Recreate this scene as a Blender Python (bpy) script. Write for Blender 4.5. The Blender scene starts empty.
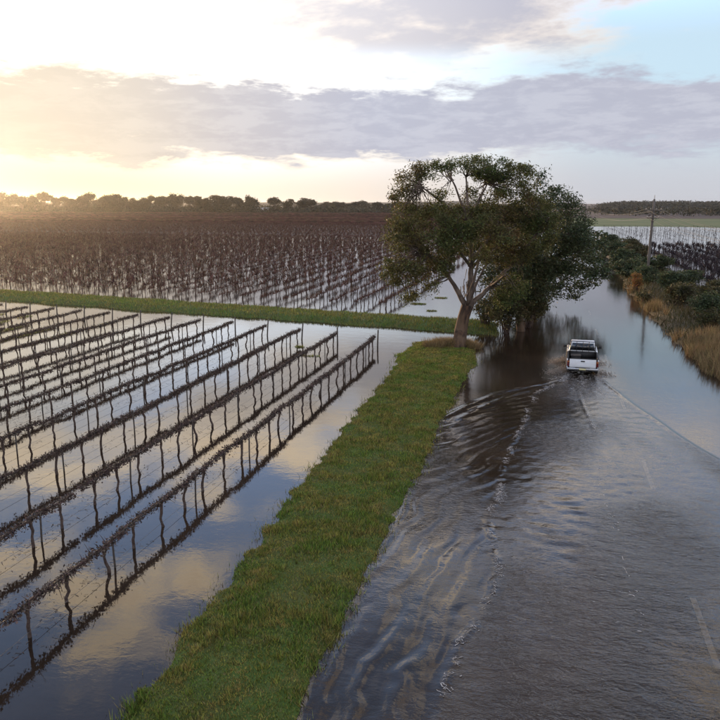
import bpy, bmesh, math, random
import numpy as np
from mathutils import Vector, Matrix

R = math.radians
rng = np.random.default_rng(7)
random.seed(7)
scene = bpy.context.scene
COL = scene.collection

# ------------------------------------------------------------------ camera
CAM_H, F_PX, PITCH, YAW = 10.0, 740.0, R(11.98), R(14.1)
cam_d = bpy.data.cameras.new('camera')
cam = bpy.data.objects.new('camera', cam_d); COL.objects.link(cam)
cam.location = (0, 0, CAM_H)
cam.rotation_euler = (R(90) - PITCH, 0, YAW)
cam_d.sensor_fit = 'HORIZONTAL'
cam_d.angle = 2 * math.atan(360 / F_PX)
cam_d.clip_start, cam_d.clip_end = 0.1, 20000
scene.camera = cam

# ------------------------------------------------------------------ world, sun, exposure
SUN_AZ, SUN_EL = R(-44.5), R(3.6)          # azimuth from +Y towards +X
SUN = Vector((math.sin(SUN_AZ) * math.cos(SUN_EL), math.cos(SUN_AZ) * math.cos(SUN_EL), math.sin(SUN_EL)))
SKY_STRENGTH = 0.15
EXPOSURE = 0.9
scene.view_settings.view_transform = 'Standard'
scene.view_settings.look = 'None'
scene.view_settings.gamma = 1
scene.view_settings.use_curve_mapping = False
scene.view_settings.exposure = EXPOSURE


class NT:
    """tiny helper for writing node trees"""
    def __init__(self, tree):
        self.t = tree; self.n = tree.nodes; self.l = tree.links
    def node(self, kind, **kw):
        n = self.n.new(kind)
        for k, v in kw.items(): setattr(n, k, v)
        return n
    def put(self, sock, v):
        if isinstance(v, bpy.types.NodeSocket): self.l.new(v, sock)
        elif v is not None: sock.default_value = v
    def math(self, op, a, b=None, c=None, clamp=False):
        n = self.node('ShaderNodeMath', operation=op, use_clamp=clamp)
        for i, v in enumerate((a, b, c)):
            if v is not None: self.put(n.inputs[i], v)
        return n.outputs[0]
    def vmath(self, op, a, b=None):
        n = self.node('ShaderNodeVectorMath', operation=op)
        self.put(n.inputs[0], a)
        if b is not None: self.put(n.inputs[1], b)
        return n.outputs['Value'] if op in ('DOT_PRODUCT', 'LENGTH') else n.outputs[0]
    def step(self, v, a, b, o0=0.0, o1=1.0):
        n = self.node('ShaderNodeMapRange', interpolation_type='SMOOTHSTEP')
        self.put(n.inputs['Value'], v)
        for k, x in (('From Min', a), ('From Max', b), ('To Min', o0), ('To Max', o1)): self.put(n.inputs[k], x)
        return n.outputs[0]
    def mix(self, f, a, b):
        n = self.node('ShaderNodeMix', data_type='RGBA')
        self.put(n.inputs['Factor'], f); self.put(n.inputs['A'], a); self.put(n.inputs['B'], b)
        return n.outputs['Result']
    def noise(self, vec, scale, detail=4, rough=0.55, dist=0.0):
        n = self.node('ShaderNodeTexNoise')
        self.put(n.inputs['Vector'], vec); self.put(n.inputs['Scale'], scale)
        n.inputs['Detail'].default_value = detail; n.inputs['Roughness'].default_value = rough
        n.inputs['Distortion'].default_value = dist
        return n.outputs['Fac']


def build_world():
    w = bpy.data.worlds.new('World'); scene.world = w; w.use_nodes = True
    t = NT(w.node_tree); t.n.clear()
    out = t.node('ShaderNodeOutputWorld'); bg = t.node('ShaderNodeBackground')
    bg.inputs['Strength'].default_value = SKY_STRENGTH
    sky = t.node('ShaderNodeTexSky', sky_type='NISHITA')
    sky.sun_disc = False
    sky.sun_elevation = SUN_EL; sky.sun_rotation = SUN_AZ
    sky.air_density = 1.0; sky.dust_density = 1.5; sky.ozone_density = 1.5
    U = 1.0 / (SKY_STRENGTH * 2 ** EXPOSURE)      # so that cloud colours are written as seen
    def col(r, g, b): return (r * U, g * U, b * U, 1)
    d = t.node('ShaderNodeTexCoord').outputs['Generated']
    sx = t.node('ShaderNodeSeparateXYZ'); t.l.new(d, sx.inputs[0])
    z = t.math('MAXIMUM', sx.outputs['Z'], 0.0)
    el = t.math('MULTIPLY', t.math('ARCSINE', z), 180 / math.pi)
    # cloud-deck coordinates: what a flat deck overhead looks like in perspective
    inv = t.math('DIVIDE', 1.0, t.math('ADD', z, 0.09))
    cx = t.node('ShaderNodeCombineXYZ')
    t.l.new(t.math('MULTIPLY', sx.outputs['X'], inv), cx.inputs[0])
    t.l.new(t.math('MULTIPLY', sx.outputs['Y'], inv), cx.inputs[1])
    mo = t.node('ShaderNodeMapping'); t.l.new(cx.outputs[0], mo.inputs[0]); mo.inputs['Location'].default_value = (3.1, 1.7, 0.0); mo.inputs['Rotation'].default_value = (0, 0, R(12)); mo.inputs['Scale'].default_value = (0.9, 0.9, 0.9)
    deck = mo.outputs[0]
    sund = t.vmath('DOT_PRODUCT', d, tuple(SUN))
    glow = t.step(sund, 0.93, 1.0)                # near the sun
    wide = t.step(sund, 0.66, 0.99)
    # clear sky: physical sky plus thin high veil
    veil = t.mix(wide, col(0.62, 0.82, 0.98), col(1.75, 1.95, 2.25))
    veil = t.mix(t.step(el, 10.5, 16.5), veil, col(0.85, 1.28, 2.1))
    veil = t.mix(t.step(el, 22.0, 44.0), veil, col(0.30, 0.48, 0.82))
    base = t.mix(0.88, sky.outputs['Color'], veil)
    base = t.mix(t.math('MULTIPLY', glow, 0.8), base, col(1.7, 1.55, 1.2))
    # pale haze at the horizon
    hz = t.step(el, 0.5, 7.5, 1.0, 0.0)
    haze = t.mix(wide, col(0.60, 0.60, 0.65), col(1.10, 0.88, 0.64))
    haze = t.mix(glow, haze, col(1.6, 1.25, 0.48))
    base = t.mix(t.math('MULTIPLY', hz, 0.9), base, haze)
    # broken cumulus above
    n1 = t.noise(deck, 0.72, 8, 0.62, 0.25)
    n1b = t.noise(deck, 3.6, 7, 0.60, 0.3)
    n1 = t.mix(t.step(el, 15.0, 24.0, 0.0, 0.75), n1, n1b)
    n2 = t.noise(deck, 2.6, 6, 0.6, 0.2)
    c = t.math('ADD', t.math('MULTIPLY', n1, 0.78), t.math('MULTIPLY', n2, 0.22))
    c = t.math('SUBTRACT', c, t.step(el, 14.0, 22.0, 0.0, 0.046))
    high = t.step(c, 0.445, 0.545)
    high = t.math('MULTIPLY', high, t.step(el, 8.8, 11.5))
    thick = t.step(c, 0.49, 0.60)
    hc = t.mix(thick, t.mix(wide, col(0.95, 0.84, 0.76), col(1.6, 1.4, 1.15)), t.mix(wide, col(0.48, 0.47, 0.55), col(0.95, 0.88, 0.86)))
    hc = t.mix(t.step(el, 14.0, 20.0), hc, t.mix(thick, col(4.2, 3.3, 2.1), col(3.0, 2.3, 1.6)))
    hc = t.mix(t.step(el, 28.0, 48.0), hc, t.mix(thick, col(1.9, 1.4, 1.0), col(1.1, 0.86, 0.75)))
    base = t.mix(t.math('MULTIPLY', high, 0.93), base, hc)
    # long stratus bank low over the horizon
    st = t.node('ShaderNodeMapping'); t.l.new(d, st.inputs[0]); st.inputs['Scale'].default_value = (5.5, 5.5, 22.0)
    n3 = t.noise(st.outputs[0], 1.0, 7, 0.6, 0.35)
    n4 = t.noise(st.outputs[0], 3.0, 8, 0.68, 0.2)
    elw = t.math('ADD', el, t.math('MULTIPLY', t.math('SUBTRACT', n3, 0.5), 6.0))
    elw = t.math('ADD', elw, t.math('MULTIPLY', t.math('SUBTRACT', n4, 0.5), 3.4))
    bank = t.math('MULTIPLY', t.step(elw, 2.7, 3.9), t.step(elw, 7.9, 9.3, 1.0, 0.0))
    streak = t.step(n4, 0.42, 0.60)
    near = t.step(sund, 0.84, 1.0)
    bc = t.mix(near, col(0.50, 0.51, 0.61), col(0.68, 0.61, 0.57))
    bc = t.mix(t.math('MULTIPLY', streak, 0.8), bc, t.mix(near, col(0.60, 0.61, 0.70), col(0.80, 0.72, 0.66)))
    bc = t.mix(t.math('MULTIPLY', glow, 0.5), bc, col(1.05, 0.88, 0.62))
    # sunlit rims where the bank thins out
    rim = t.math('MULTIPLY', bank, t.math('SUBTRACT', 1.0, bank))
    base = t.mix(t.math('MULTIPLY', bank, 0.95), base, bc)
    base = t.mix(t.math('MULTIPLY', rim, t.math('MULTIPLY', wide, 1.6), clamp=True), base, col(1.35, 1.16, 0.85))
    t.l.new(base, bg.inputs['Color']); t.l.new(bg.outputs[0], out.inputs[0])

build_world()
sun_d = bpy.data.lights.new('sun', 'SUN')
sun_d.energy = 2.6; sun_d.angle = R(2.5); sun_d.color = (1.0, 0.66, 0.34)
sun_o = bpy.data.objects.new('sun', sun_d); COL.objects.link(sun_o)
sun_o.rotation_euler = (-SUN).to_track_quat('-Z', 'Y').to_euler()
sun_o.location = (-60, 80, 40)

# ------------------------------------------------------------------ pixel helper (720 px frame of the photograph)
def ray(px, py):
    dx, dz = (px - 360) / F_PX, (360 - py) / F_PX
    y = math.cos(PITCH) + dz * math.sin(PITCH); z = -math.sin(PITCH) + dz * math.cos(PITCH)
    return Vector((dx * math.cos(YAW) - y * math.sin(YAW), dx * math.sin(YAW) + y * math.cos(YAW), z))
def at_depth(px, py, Y):
    r = ray(px, py); return r * (Y / r.y) + Vector((0, 0, CAM_H))
def at_ground(px, py, z=0.0):
    r = ray(px, py); return r * ((z - CAM_H) / r.z) + Vector((0, 0, CAM_H))

# ------------------------------------------------------------------ object helpers
def tag(o, label=None, cat=None, group=None, kind=None):
    for k, v in (('label', label), ('category', cat), ('group', group), ('kind', kind)):
        if v: o[k] = v
    return o
def empty(name, loc=(0, 0, 0), rz=0.0):
    o = bpy.data.objects.new(name, None); COL.objects.link(o)
    o.location = loc; o.rotation_euler.z = rz; o.empty_display_size = 0.3
    return o
def link(name, me, mat=None, parent=None):
    o = bpy.data.objects.new(name, me); COL.objects.link(o)
    if mat is not None and not me.materials: me.materials.append(mat)
    if parent: o.parent = parent
    return o
def np_mesh(name, V, *faces, smooth=False):
    """mesh from vertex array and one or more (n,k) face arrays"""
    V = np.asarray(V, np.float32).reshape(-1, 3)
    me = bpy.data.meshes.new(name)
    loops = np.concatenate([np.asarray(f, np.int32).ravel() for f in faces])
    tot = np.concatenate([np.full(len(f), np.asarray(f).shape[1], np.int32) for f in faces])
    start = np.concatenate([[0], np.cumsum(tot)[:-1]]).astype(np.int32)
    me.vertices.add(len(V)); me.vertices.foreach_set('co', V.ravel())
    me.loops.add(len(loops)); me.loops.foreach_set('vertex_index', loops)
    me.polygons.add(len(tot)); me.polygons.foreach_set('loop_start', start); me.polygons.foreach_set('loop_total', tot)
    if smooth: me.polygons.foreach_set('use_smooth', np.ones(len(tot), bool))
    me.update(calc_edges=True); me.validate()
    return me

class MB:
    """collects simple solids, then builds ONE mesh"""
    def __init__(self): self.v = []; self.q = []; self.t = []; self.n = 0
    def add(self, V, q=(), t=()):
        V = np.asarray(V, float).reshape(-1, 3)
        if len(q): self.q.append(np.asarray(q, int) + self.n)
        if len(t): self.t.append(np.asarray(t, int) + self.n)
        self.v.append(V); self.n += len(V)
    def box(self, c, s, rot=None):
        x, y, z = s[0] / 2, s[1] / 2, s[2] / 2
        V = np.array([(-x,-y,-z),(x,-y,-z),(x,y,-z),(-x,y,-z),(-x,-y,z),(x,-y,z),(x,y,z),(-x,y,z)])
        if rot is not None: V = V @ np.array(rot).T
        self.add(V + np.array(c), [(0,3,2,1),(4,5,6,7),(0,1,5,4),(1,2,6,5),(2,3,7,6),(3,0,4,7)])
    def tube(self, pts, rad, sides=6, cap=True, lump=0.0):
        pts = np.asarray(pts, float); k = len(pts)
        rad = np.broadcast_to(np.asarray(rad, float), (k,))
        T = np.gradient(pts, axis=0); T /= np.linalg.norm(T, axis=1)[:, None] + 1e-9
        up = np.array([0, 0, 1.0]) if abs(T[0][2]) < 0.9 else np.array([1.0, 0, 0])
        A = np.cross(T, up); A /= np.linalg.norm(A, axis=1)[:, None] + 1e-9
        B = np.cross(T, A)
        th = np.arange(sides) * 2 * np.pi / sides
        rr = rad[:, None] * (1 + lump * rng.uniform(-1, 1, (k, sides)))
        V = pts[:, None, :] + rr[..., None] * (np.cos(th)[None, :, None] * A[:, None, :] + np.sin(th)[None, :, None] * B[:, None, :])
        i = np.arange(k - 1)[:, None] * sides; j = np.arange(sides)[None, :]; j2 = (j + 1) % sides
        q = np.stack([i + j, i + j2, i + sides + j2, i + sides + j], -1).reshape(-1, 4)
        t = []
        if cap:
            t = [(0, a + 1, a) for a in range(1, sides - 1)] + [((k-1)*sides, (k-1)*sides + a, (k-1)*sides + a + 1) for a in range(1, sides - 1)]
        self.add(V, q, t)
    def mesh(self, name, smooth=False):
        fs = []
        if self.q: fs.append(np.concatenate(self.q))
        if self.t: fs.append(np.concatenate(self.t))
        return np_mesh(name, np.concatenate(self.v), *fs, smooth=smooth)
    def build(self, name, mat, parent=None, smooth=False, bevel=0.0):
        o = link(name, self.mesh(name, smooth), mat, parent)
        if bevel:
            b = o.modifiers.new('bevel', 'BEVEL'); b.width = bevel; b.segments = 2; b.limit_method = 'ANGLE'
        return o

def vnoise(x, y, scale, seed=0):
    """smooth 2-d value noise in 0..1"""
    g = np.random.default_rng(seed).random((256, 256))
    u, v = np.asarray(x) * scale + 1000.3, np.asarray(y) * scale + 1000.7
    i, j = np.floor(u).astype(int), np.floor(v).astype(int)
    a, b = u - i, v - j
    a = a * a * (3 - 2 * a); b = b * b * (3 - 2 * b)
    G = lambda p, q: g[p % 256, q % 256]
    return (G(i, j) * (1 - a) + G(i + 1, j) * a) * (1 - b) + (G(i, j + 1) * (1 - a) + G(i + 1, j + 1) * a) * b
def fbm(x, y, scale, seed=0, o=4):
    s = 0; amp = 0.5; tot = 0
    for k in range(o):
        c_, s_ = math.cos(0.6 + 1.1 * k), math.sin(0.6 + 1.1 * k)
        s = s + amp * vnoise(x * c_ - y * s_, x * s_ + y * c_, scale * 2 ** k, seed + k); tot += amp; amp *= 0.5
    return s / tot
def sstep(v, a, b):
    t = np.clip((v - a) / (b - a), 0, 1); return t * t * (3 - 2 * t)

def grid_mesh(name, xs, ys, hf, smooth=True):
    X, Y = np.meshgrid(xs, ys); Z = hf(X, Y)
    nx, ny = len(xs), len(ys)
    i = (np.arange(ny - 1)[:, None] * nx + np.arange(nx - 1)[None, :]).ravel()
    return np_mesh(name, np.stack([X, Y, Z], -1), np.stack([i, i + 1, i + nx + 1, i + nx], -1), smooth=smooth)

# ------------------------------------------------------------------ materials
def mat(name, c1, c2=None, scale=3.0, rough=0.9, bump=0.0, bscale=None, spec=0.3, metallic=0.0, island=0.0, trans=0.0, c3=None, stretch=None, detail=5, straw=None):
    m = bpy.data.materials.new(name); m.use_nodes = True
    t = NT(m.node_tree); b = t.n['Principled BSDF']
    b.inputs['Roughness'].default_value = rough; b.inputs['Metallic'].default_value = metallic
    b.inputs['Specular IOR Level'].default_value = spec
    co = t.node('ShaderNodeTexCoord').outputs['Object']
    if stretch:
        mp = t.node('ShaderNodeMapping'); t.l.new(co, mp.inputs[0]); mp.inputs['Scale'].default_value = stretch; co = mp.outputs[0]
    c = (*c1, 1)
    if c2:
        f = t.step(t.noise(co, scale, detail, 0.6), 0.34, 0.66)
        c = t.mix(f, (*c1, 1), (*c2, 1))
        if c3: c = t.mix(t.step(t.noise(co, scale * 0.37, 4, 0.6), 0.45, 0.62), c, (*c3, 1))
    if island:
        ri = t.node('ShaderNodeNewGeometry').outputs['Random Per Island']
        hs = t.node('ShaderNodeHueSaturation'); t.put(hs.inputs['Color'], c)
        t.l.new(t.step(ri, 0, 1, 1 - island, 1 + island), hs.inputs['Value'])
        t.l.new(t.step(t.math('FRACT', t.math('MULTIPLY', ri, 7.31)), 0, 1, 0.5 - island * 0.07, 0.5 + island * 0.05), hs.inputs['Hue'])
        c = hs.outputs[0]
        if straw: c = t.mix(t.math('GREATER_THAN', t.math('FRACT', t.math('MULTIPLY', ri, 3.77)), 0.90), c, (*straw, 1))
    t.put(b.inputs['Base Color'], c)
    if bump:
        bn = t.node('ShaderNodeBump'); bn.inputs['Strength'].default_value = bump; bn.inputs['Distance'].default_value = 0.05
        t.l.new(t.noise(co, bscale or scale * 3, 6, 0.6), bn.inputs['Height']); t.l.new(bn.outputs[0], b.inputs['Normal'])
    if trans:
        tr = t.node('ShaderNodeBsdfTranslucent'); t.put(tr.inputs[0], c)
        mx = t.node('ShaderNodeMixShader'); mx.inputs[0].default_value = trans
        t.l.new(b.outputs[0], mx.inputs[1]); t.l.new(tr.outputs[0], mx.inputs[2]); t.l.new(mx.outputs[0], t.n['Material Output'].inputs['Surface'])
    return m

M = dict(
    mud=mat('flooded_soil', (0.07, 0.052, 0.035), (0.11, 0.085, 0.055), 0.8, 0.95, 0.4),
    turf=mat('verge_turf', (0.045, 0.07, 0.012), (0.075, 0.085, 0.022), 1.3, 0.95, 0.6, c3=(0.055, 0.095, 0.016)),
    blade=mat('grass_blade', (0.135, 0.160, 0.024), (0.270, 0.230, 0.055), 2.2, 0.8, island=0.6, trans=0.25, c3=(0.115, 0.175, 0.026), straw=(0.26, 0.21, 0.085)),
    dry=mat('dry_grass', (0.17, 0.125, 0.055), (0.32, 0.225, 0.105), 0.9, 0.9, island=0.4, trans=0.25),
    asphalt=mat('asphalt', (0.024, 0.024, 0.024), (0.038, 0.037, 0.036), 9, 0.9, 0.3),
    paint=mat('road_paint', (0.58, 0.52, 0.40), (0.30, 0.27, 0.20), 5, 0.7),
    bark=mat('vine_bark', (0.055, 0.035, 0.028), (0.12, 0.085, 0.068), 14, 0.95, 0.7, 40),
    cane=mat('vine_cane', (0.045, 0.029, 0.024), (0.110, 0.080, 0.062), 6, 0.9, island=0.55),
    far_cane=mat('vine_cane_brown', (0.066, 0.030, 0.021), (0.105, 0.054, 0.036), 0.3, 0.95, island=0.5),
    dark_cane=mat('vine_cane_dark', (0.022, 0.014, 0.016), (0.038, 0.025, 0.026), 0.4, 0.95, island=0.4),
    post=mat('weathered_post', (0.10, 0.085, 0.07), (0.055, 0.045, 0.04), 8, 0.9, 0.4, 30),
    steel=mat('galvanised_wire', (0.12, 0.115, 0.11), None, rough=0.5, metallic=0.6),
    gum_bark=mat('gum_bark', (0.105, 0.060, 0.036), (0.028, 0.019, 0.015), 5.0, 0.95, 1.0, 9, stretch=(1, 1, 0.2), c3=(0.125, 0.080, 0.050)),
    limb_bark=mat('pale_limb_bark', (0.17, 0.125, 0.095), (0.050, 0.036, 0.028), 1.3, 0.85, 0.4, 8),
    gum_leaf=mat('gum_leaf', (0.060, 0.085, 0.022), (0.110, 0.100, 0.028), 0.35, 0.6, island=0.6, trans=0.34, c3=(0.110, 0.078, 0.026)),
    dark_leaf=mat('dark_leaf', (0.034, 0.055, 0.022), (0.062, 0.072, 0.026), 0.4, 0.65, island=0.55, trans=0.22),
    wattle_leaf=mat('wattle_leaf', (0.045, 0.050, 0.016), (0.080, 0.062, 0.022), 0.5, 0.7, island=0.5, trans=0.2),
    rust_leaf=mat('rust_leaf', (0.16, 0.085, 0.025), (0.27, 0.14, 0.04), 0.8, 0.8, island=0.4, trans=0.25),
    far_leaf=mat('far_leaf', (0.034, 0.034, 0.018), (0.060, 0.050, 0.026), 0.08, 0.8, island=0.45, trans=0.15),
    far_bark=mat('far_bark', (0.12, 0.09, 0.07), (0.07, 0.05, 0.04), 0.5, 0.9),
    soil=mat('brown_field', (0.036, 0.020, 0.019), (0.052, 0.031, 0.027), 0.02, 0.95, c3=(0.032, 0.018, 0.018)),
    pasture=mat('green_field', (0.055, 0.085, 0.022), (0.085, 0.105, 0.035), 0.03, 0.95),
    bank_soil=mat('bank_soil', (0.060, 0.050, 0.026), (0.11, 0.075, 0.035), 0.8, 0.95, 0.6),
    ridge=mat('ridge_ground', (0.020, 0.020, 0.016), (0.032, 0.028, 0.02), 0.02, 0.95),
    white=mat('white_paint', (0.72, 0.73, 0.74), (0.66, 0.66, 0.66), 2.0, 0.28, spec=0.5),
    black=mat('black_plastic', (0.016, 0.016, 0.017), (0.028, 0.027, 0.026), 6, 0.6),
    glass=mat('tinted_glass', (0.012, 0.014, 0.017), None, rough=0.06, spec=0.8),
    rubber=mat('tyre_rubber', (0.016, 0.015, 0.015), (0.05, 0.04, 0.03), 5, 0.9),
    rim=mat('steel_rim', (0.35, 0.35, 0.35), None, rough=0.4, metallic=0.8),
    chrome=mat('chrome', (0.55, 0.55, 0.56), None, rough=0.2, metallic=1.0),
    plate=mat('number_plate', (0.60, 0.55, 0.30), None, rough=0.5),
    foam=mat('foam', (0.50, 0.48, 0.46), (0.36, 0.34, 0.32), 3, 0.6, trans=0.3),
    muddy_spray=mat('muddy_spray', (0.42, 0.33, 0.25), (0.56, 0.50, 0.44), 3, 0.5, trans=0.35),
    pole=mat('pole_timber', (0.15, 0.13, 0.115), (0.085, 0.072, 0.062), 3, 0.9, 0.4, 12, stretch=(1, 1, 0.15)),
    ceramic=mat('insulator', (0.35, 0.33, 0.30), None, rough=0.3),
    roof=mat('shed_iron', (0.45, 0.44, 0.43), (0.38, 0.36, 0.35), 0.8, 0.5, metallic=0.3),
    wall=mat('shed_wall', (0.40, 0.36, 0.31), (0.33, 0.29, 0.25), 0.8, 0.8),
)
def lamp_mat(name, c, e):
    m = mat(name, c, None, rough=0.3); b = m.node_tree.nodes['Principled BSDF']
    b.inputs['Emission Color'].default_value = (*c, 1); b.inputs['Emission Strength'].default_value = e
    return m
M['tail'] = lamp_mat('tail_lamp', (0.11, 0.012, 0.010), 0.0)
M['amber'] = lamp_mat('amber_lamp', (0.35, 0.12, 0.03), 0.0)

def water_material():
    m = bpy.data.materials.new('flood_water'); m.use_nodes = True
    t = NT(m.node_tree); t.n.clear()
    out = t.node('ShaderNodeOutputMaterial')
    co = t.node('ShaderNodeTexCoord').outputs['Object']
    chop = t.node('ShaderNodeAttribute', attribute_name='chop').outputs['Fac']
    mp = t.node('ShaderNodeMapping'); t.l.new(co, mp.inputs[0]); mp.inputs['Scale'].default_value = (0.75, 1.25, 1)
    h1 = t.noise(mp.outputs[0], 3.4, 4, 0.65, 0.5)
    h2 = t.noise(mp.outputs[0], 8.0, 3, 0.6, 0.3)
    h = t.math('ADD', t.math('MULTIPLY', h1, 0.75), t.math('MULTIPLY', h2, 0.48))
    h0 = t.noise(co, 1.1, 3, 0.5)
    calm = t.math('MULTIPLY', h0, 0.0035)
    hh = t.math('ADD', t.math('MULTIPLY', t.math('MULTIPLY', h, chop), 0.075), calm)
    bn = t.node('ShaderNodeBump'); bn.inputs['Strength'].default_value = 1.0; bn.inputs['Distance'].default_value = 1.0
    t.l.new(hh, bn.inputs['Height'])
    fr = t.node('ShaderNodeFresnel'); fr.inputs['IOR'].default_value = 1.36; t.l.new(bn.outputs[0], fr.inputs['Normal'])
    gl = t.node('ShaderNodeBsdfGlossy'); gl.inputs['Color'].default_value = (1, 1, 1, 1)
    t.l.new(bn.outputs[0], gl.inputs['Normal'])
    t.l.new(t.math('MULTIPLY_ADD', chop, 0.03, 0.006), gl.inputs['Roughness'])
    mudc = t.mix(t.step(t.noise(co, 0.16, 5, 0.6), 0.35, 0.65), (0.022, 0.0145, 0.010, 1), (0.038, 0.025, 0.017, 1))
    df = t.node('ShaderNodeBsdfDiffuse'); t.l.new(mudc, df.inputs[0])
    tr = t.node('ShaderNodeBsdfTransparent'); tr.inputs[0].default_value = (0.80, 0.72, 0.60, 1)
    a = t.node('ShaderNodeMixShader'); t.l.new(t.node('ShaderNodeAttribute', attribute_name='clear').outputs['Fac'], a.inputs[0])
    t.l.new(df.outputs[0], a.inputs[1]); t.l.new(tr.outputs[0], a.inputs[2])
    b = t.node('ShaderNodeMixShader'); t.l.new(fr.outputs[0], b.inputs[0])
    t.l.new(a.outputs[0], b.inputs[1]); t.l.new(gl.outputs[0], b.inputs[2])
    t.l.new(b.outputs[0], out.inputs['Surface'])
    return m
M['water'] = water_material()

# ------------------------------------------------------------------ ground and far land
def sheet(name, pts, z, m):
    me = np_mesh(name, [(x, y, z) for x, y in pts], [tuple(range(len(pts)))])
    return tag(link(name, me, m), kind='structure')
sheet('ground', [(-6000, -300), (6000, -300), (6000, 9000), (-6000, 9000)], -0.40, M['mud'])

def wavy_sheet(name, xs, ys, hf, m):
    return tag(link(name, grid_mesh(name, np.asarray(xs, float), np.asarray(ys, float), hf), m), kind='structure')
ROW_SLOPE = -0.167          # the vineyard headlands run slightly askew of the road
def lefty(x): return 56.3 + ROW_SLOPE * (x + 7.75)
# brown vineyard soil above the flood, behind the wet part of the second block
wavy_sheet('brown_field', np.concatenate([np.linspace(-3000, -300, 20), np.linspace(-280, 6, 80)]),
           np.concatenate([np.arange(176, 260, 2.0), np.linspace(265, 760, 40)]),
           lambda X, Y: -0.22 + 0.40 * sstep(Y + 14 * (fbm(X, Y, 0.03, 3) - 0.5) * 2, 205, 225) * (1 - sstep(X, -9, 5)), M['soil'])
wavy_sheet('green_field', np.linspace(2, 1500, 120), np.concatenate([np.arange(318, 380, 3.0), np.linspace(385, 520, 10)]),
           lambda X, Y: -0.22 + 0.42 * sstep(Y + 16 * (fbm(X, Y, 0.02, 5) - 0.5) * 2, 330, 350) * sstep(X, 4, 16), M['pasture'])
sheet('far_field', [(-5900, 700), (4, 700), (4, 515), (5900, 515), (5900, 8900), (-5900, 8900)], 0.30, M['soil'])

def verge_h(X, Y):
    xl = np.interp(Y, [0, 11, 20, 43, 48, 53], [-7.6, -7.95, -8.3, -9.0, -9.5, -9.0])
    xr = np.interp(Y, [0, 20, 40, 47, 51, 54], [-4.2, -4.2, -4.1, -3.9, -4.4, -5.0])
    w = (fbm(X, Y, 1.6, 11) - 0.5) * 0.7 + (fbm(X, Y, 0.22, 12) - 0.5) * 0.5
    d = np.minimum(X - xl + w, xr - X + w * 0.55)
    d = np.minimum(d, 52.8 - Y + w + 0.10 * (X + 9))
    return -0.26 + 0.42 * sstep(d, -0.75, 0.95) + 0.05 * (fbm(X, Y, 1.7, 13) - 0.5)
VX, VY = np.arange(-12.5, -2.2, 0.16), np.arange(2, 56, 0.2)
wavy_sheet('grass_verge', VX, VY, verge_h, M['turf'])

def bank_h(X, Y):
    f, b = 57.3 + ROW_SLOPE * (X + 7.75), 64.6 + ROW_SLOPE * (X + 8.97)
    w = (fbm(X, Y, 0.5, 21) - 0.5) * 1.5
    d = np.minimum(Y - f + w, b - Y + w)
    d = np.minimum(d, (-3.2 - X) + w)
    return -0.26 + 0.60 * sstep(d, -0.8, 2.2) + 0.06 * (fbm(X, Y, 1.1, 22) - 0.5)
wavy_sheet('green_bank', np.arange(-120, 0, 0.4), np.arange(53, 88, 0.3), bank_h, M['turf'])

def rbank_h(X, Y):
    xl = np.interp(Y, [20, 43, 56, 80, 97, 150, 200], [9.6, 9.5, 9.1, 8.7, 9.2, 10.5, 12])
    xr = np.interp(Y, [20, 60, 100, 150, 200], [30, 22, 17.5, 17.5, 18])
    w = (fbm(X, Y, 0.6, 31) - 0.5) * 1.4
    d = np.minimum(X - xl + w, xr - X + w)
    d = np.minimum(d, 196 - Y)
    return -0.26 + 0.75 * sstep(d, -0.7, 2.4) + 0.10 * (fbm(X, Y, 0.8, 32) - 0.5)
wavy_sheet('roadside_bank', np.arange(7, 34, 0.35), np.arange(24, 205, 0.6), rbank_h, M['bank_soil'])

# the sealed road under the water and its broken centre line
sheet('road', [(0.3, -20), (7.9, -20), (7.9, 520), (0.3, 520)], -0.10, M['asphalt'])
for k in range(-1, 8):
    y0 = 27.0 + 10.9 * k
    wdt = 0.075
    me = np_mesh('lane_marking', [(4.14 - wdt, y0, -0.094), (4.14 + wdt, y0, -0.094), (4.14 + wdt, y0 + 3.1, -0.094), (4.14 - wdt, y0 + 3.1, -0.094)], [(0, 1, 2, 3)])
    o = link('lane_marking', me, M['paint']); o['kind'] = 'structure'

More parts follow.
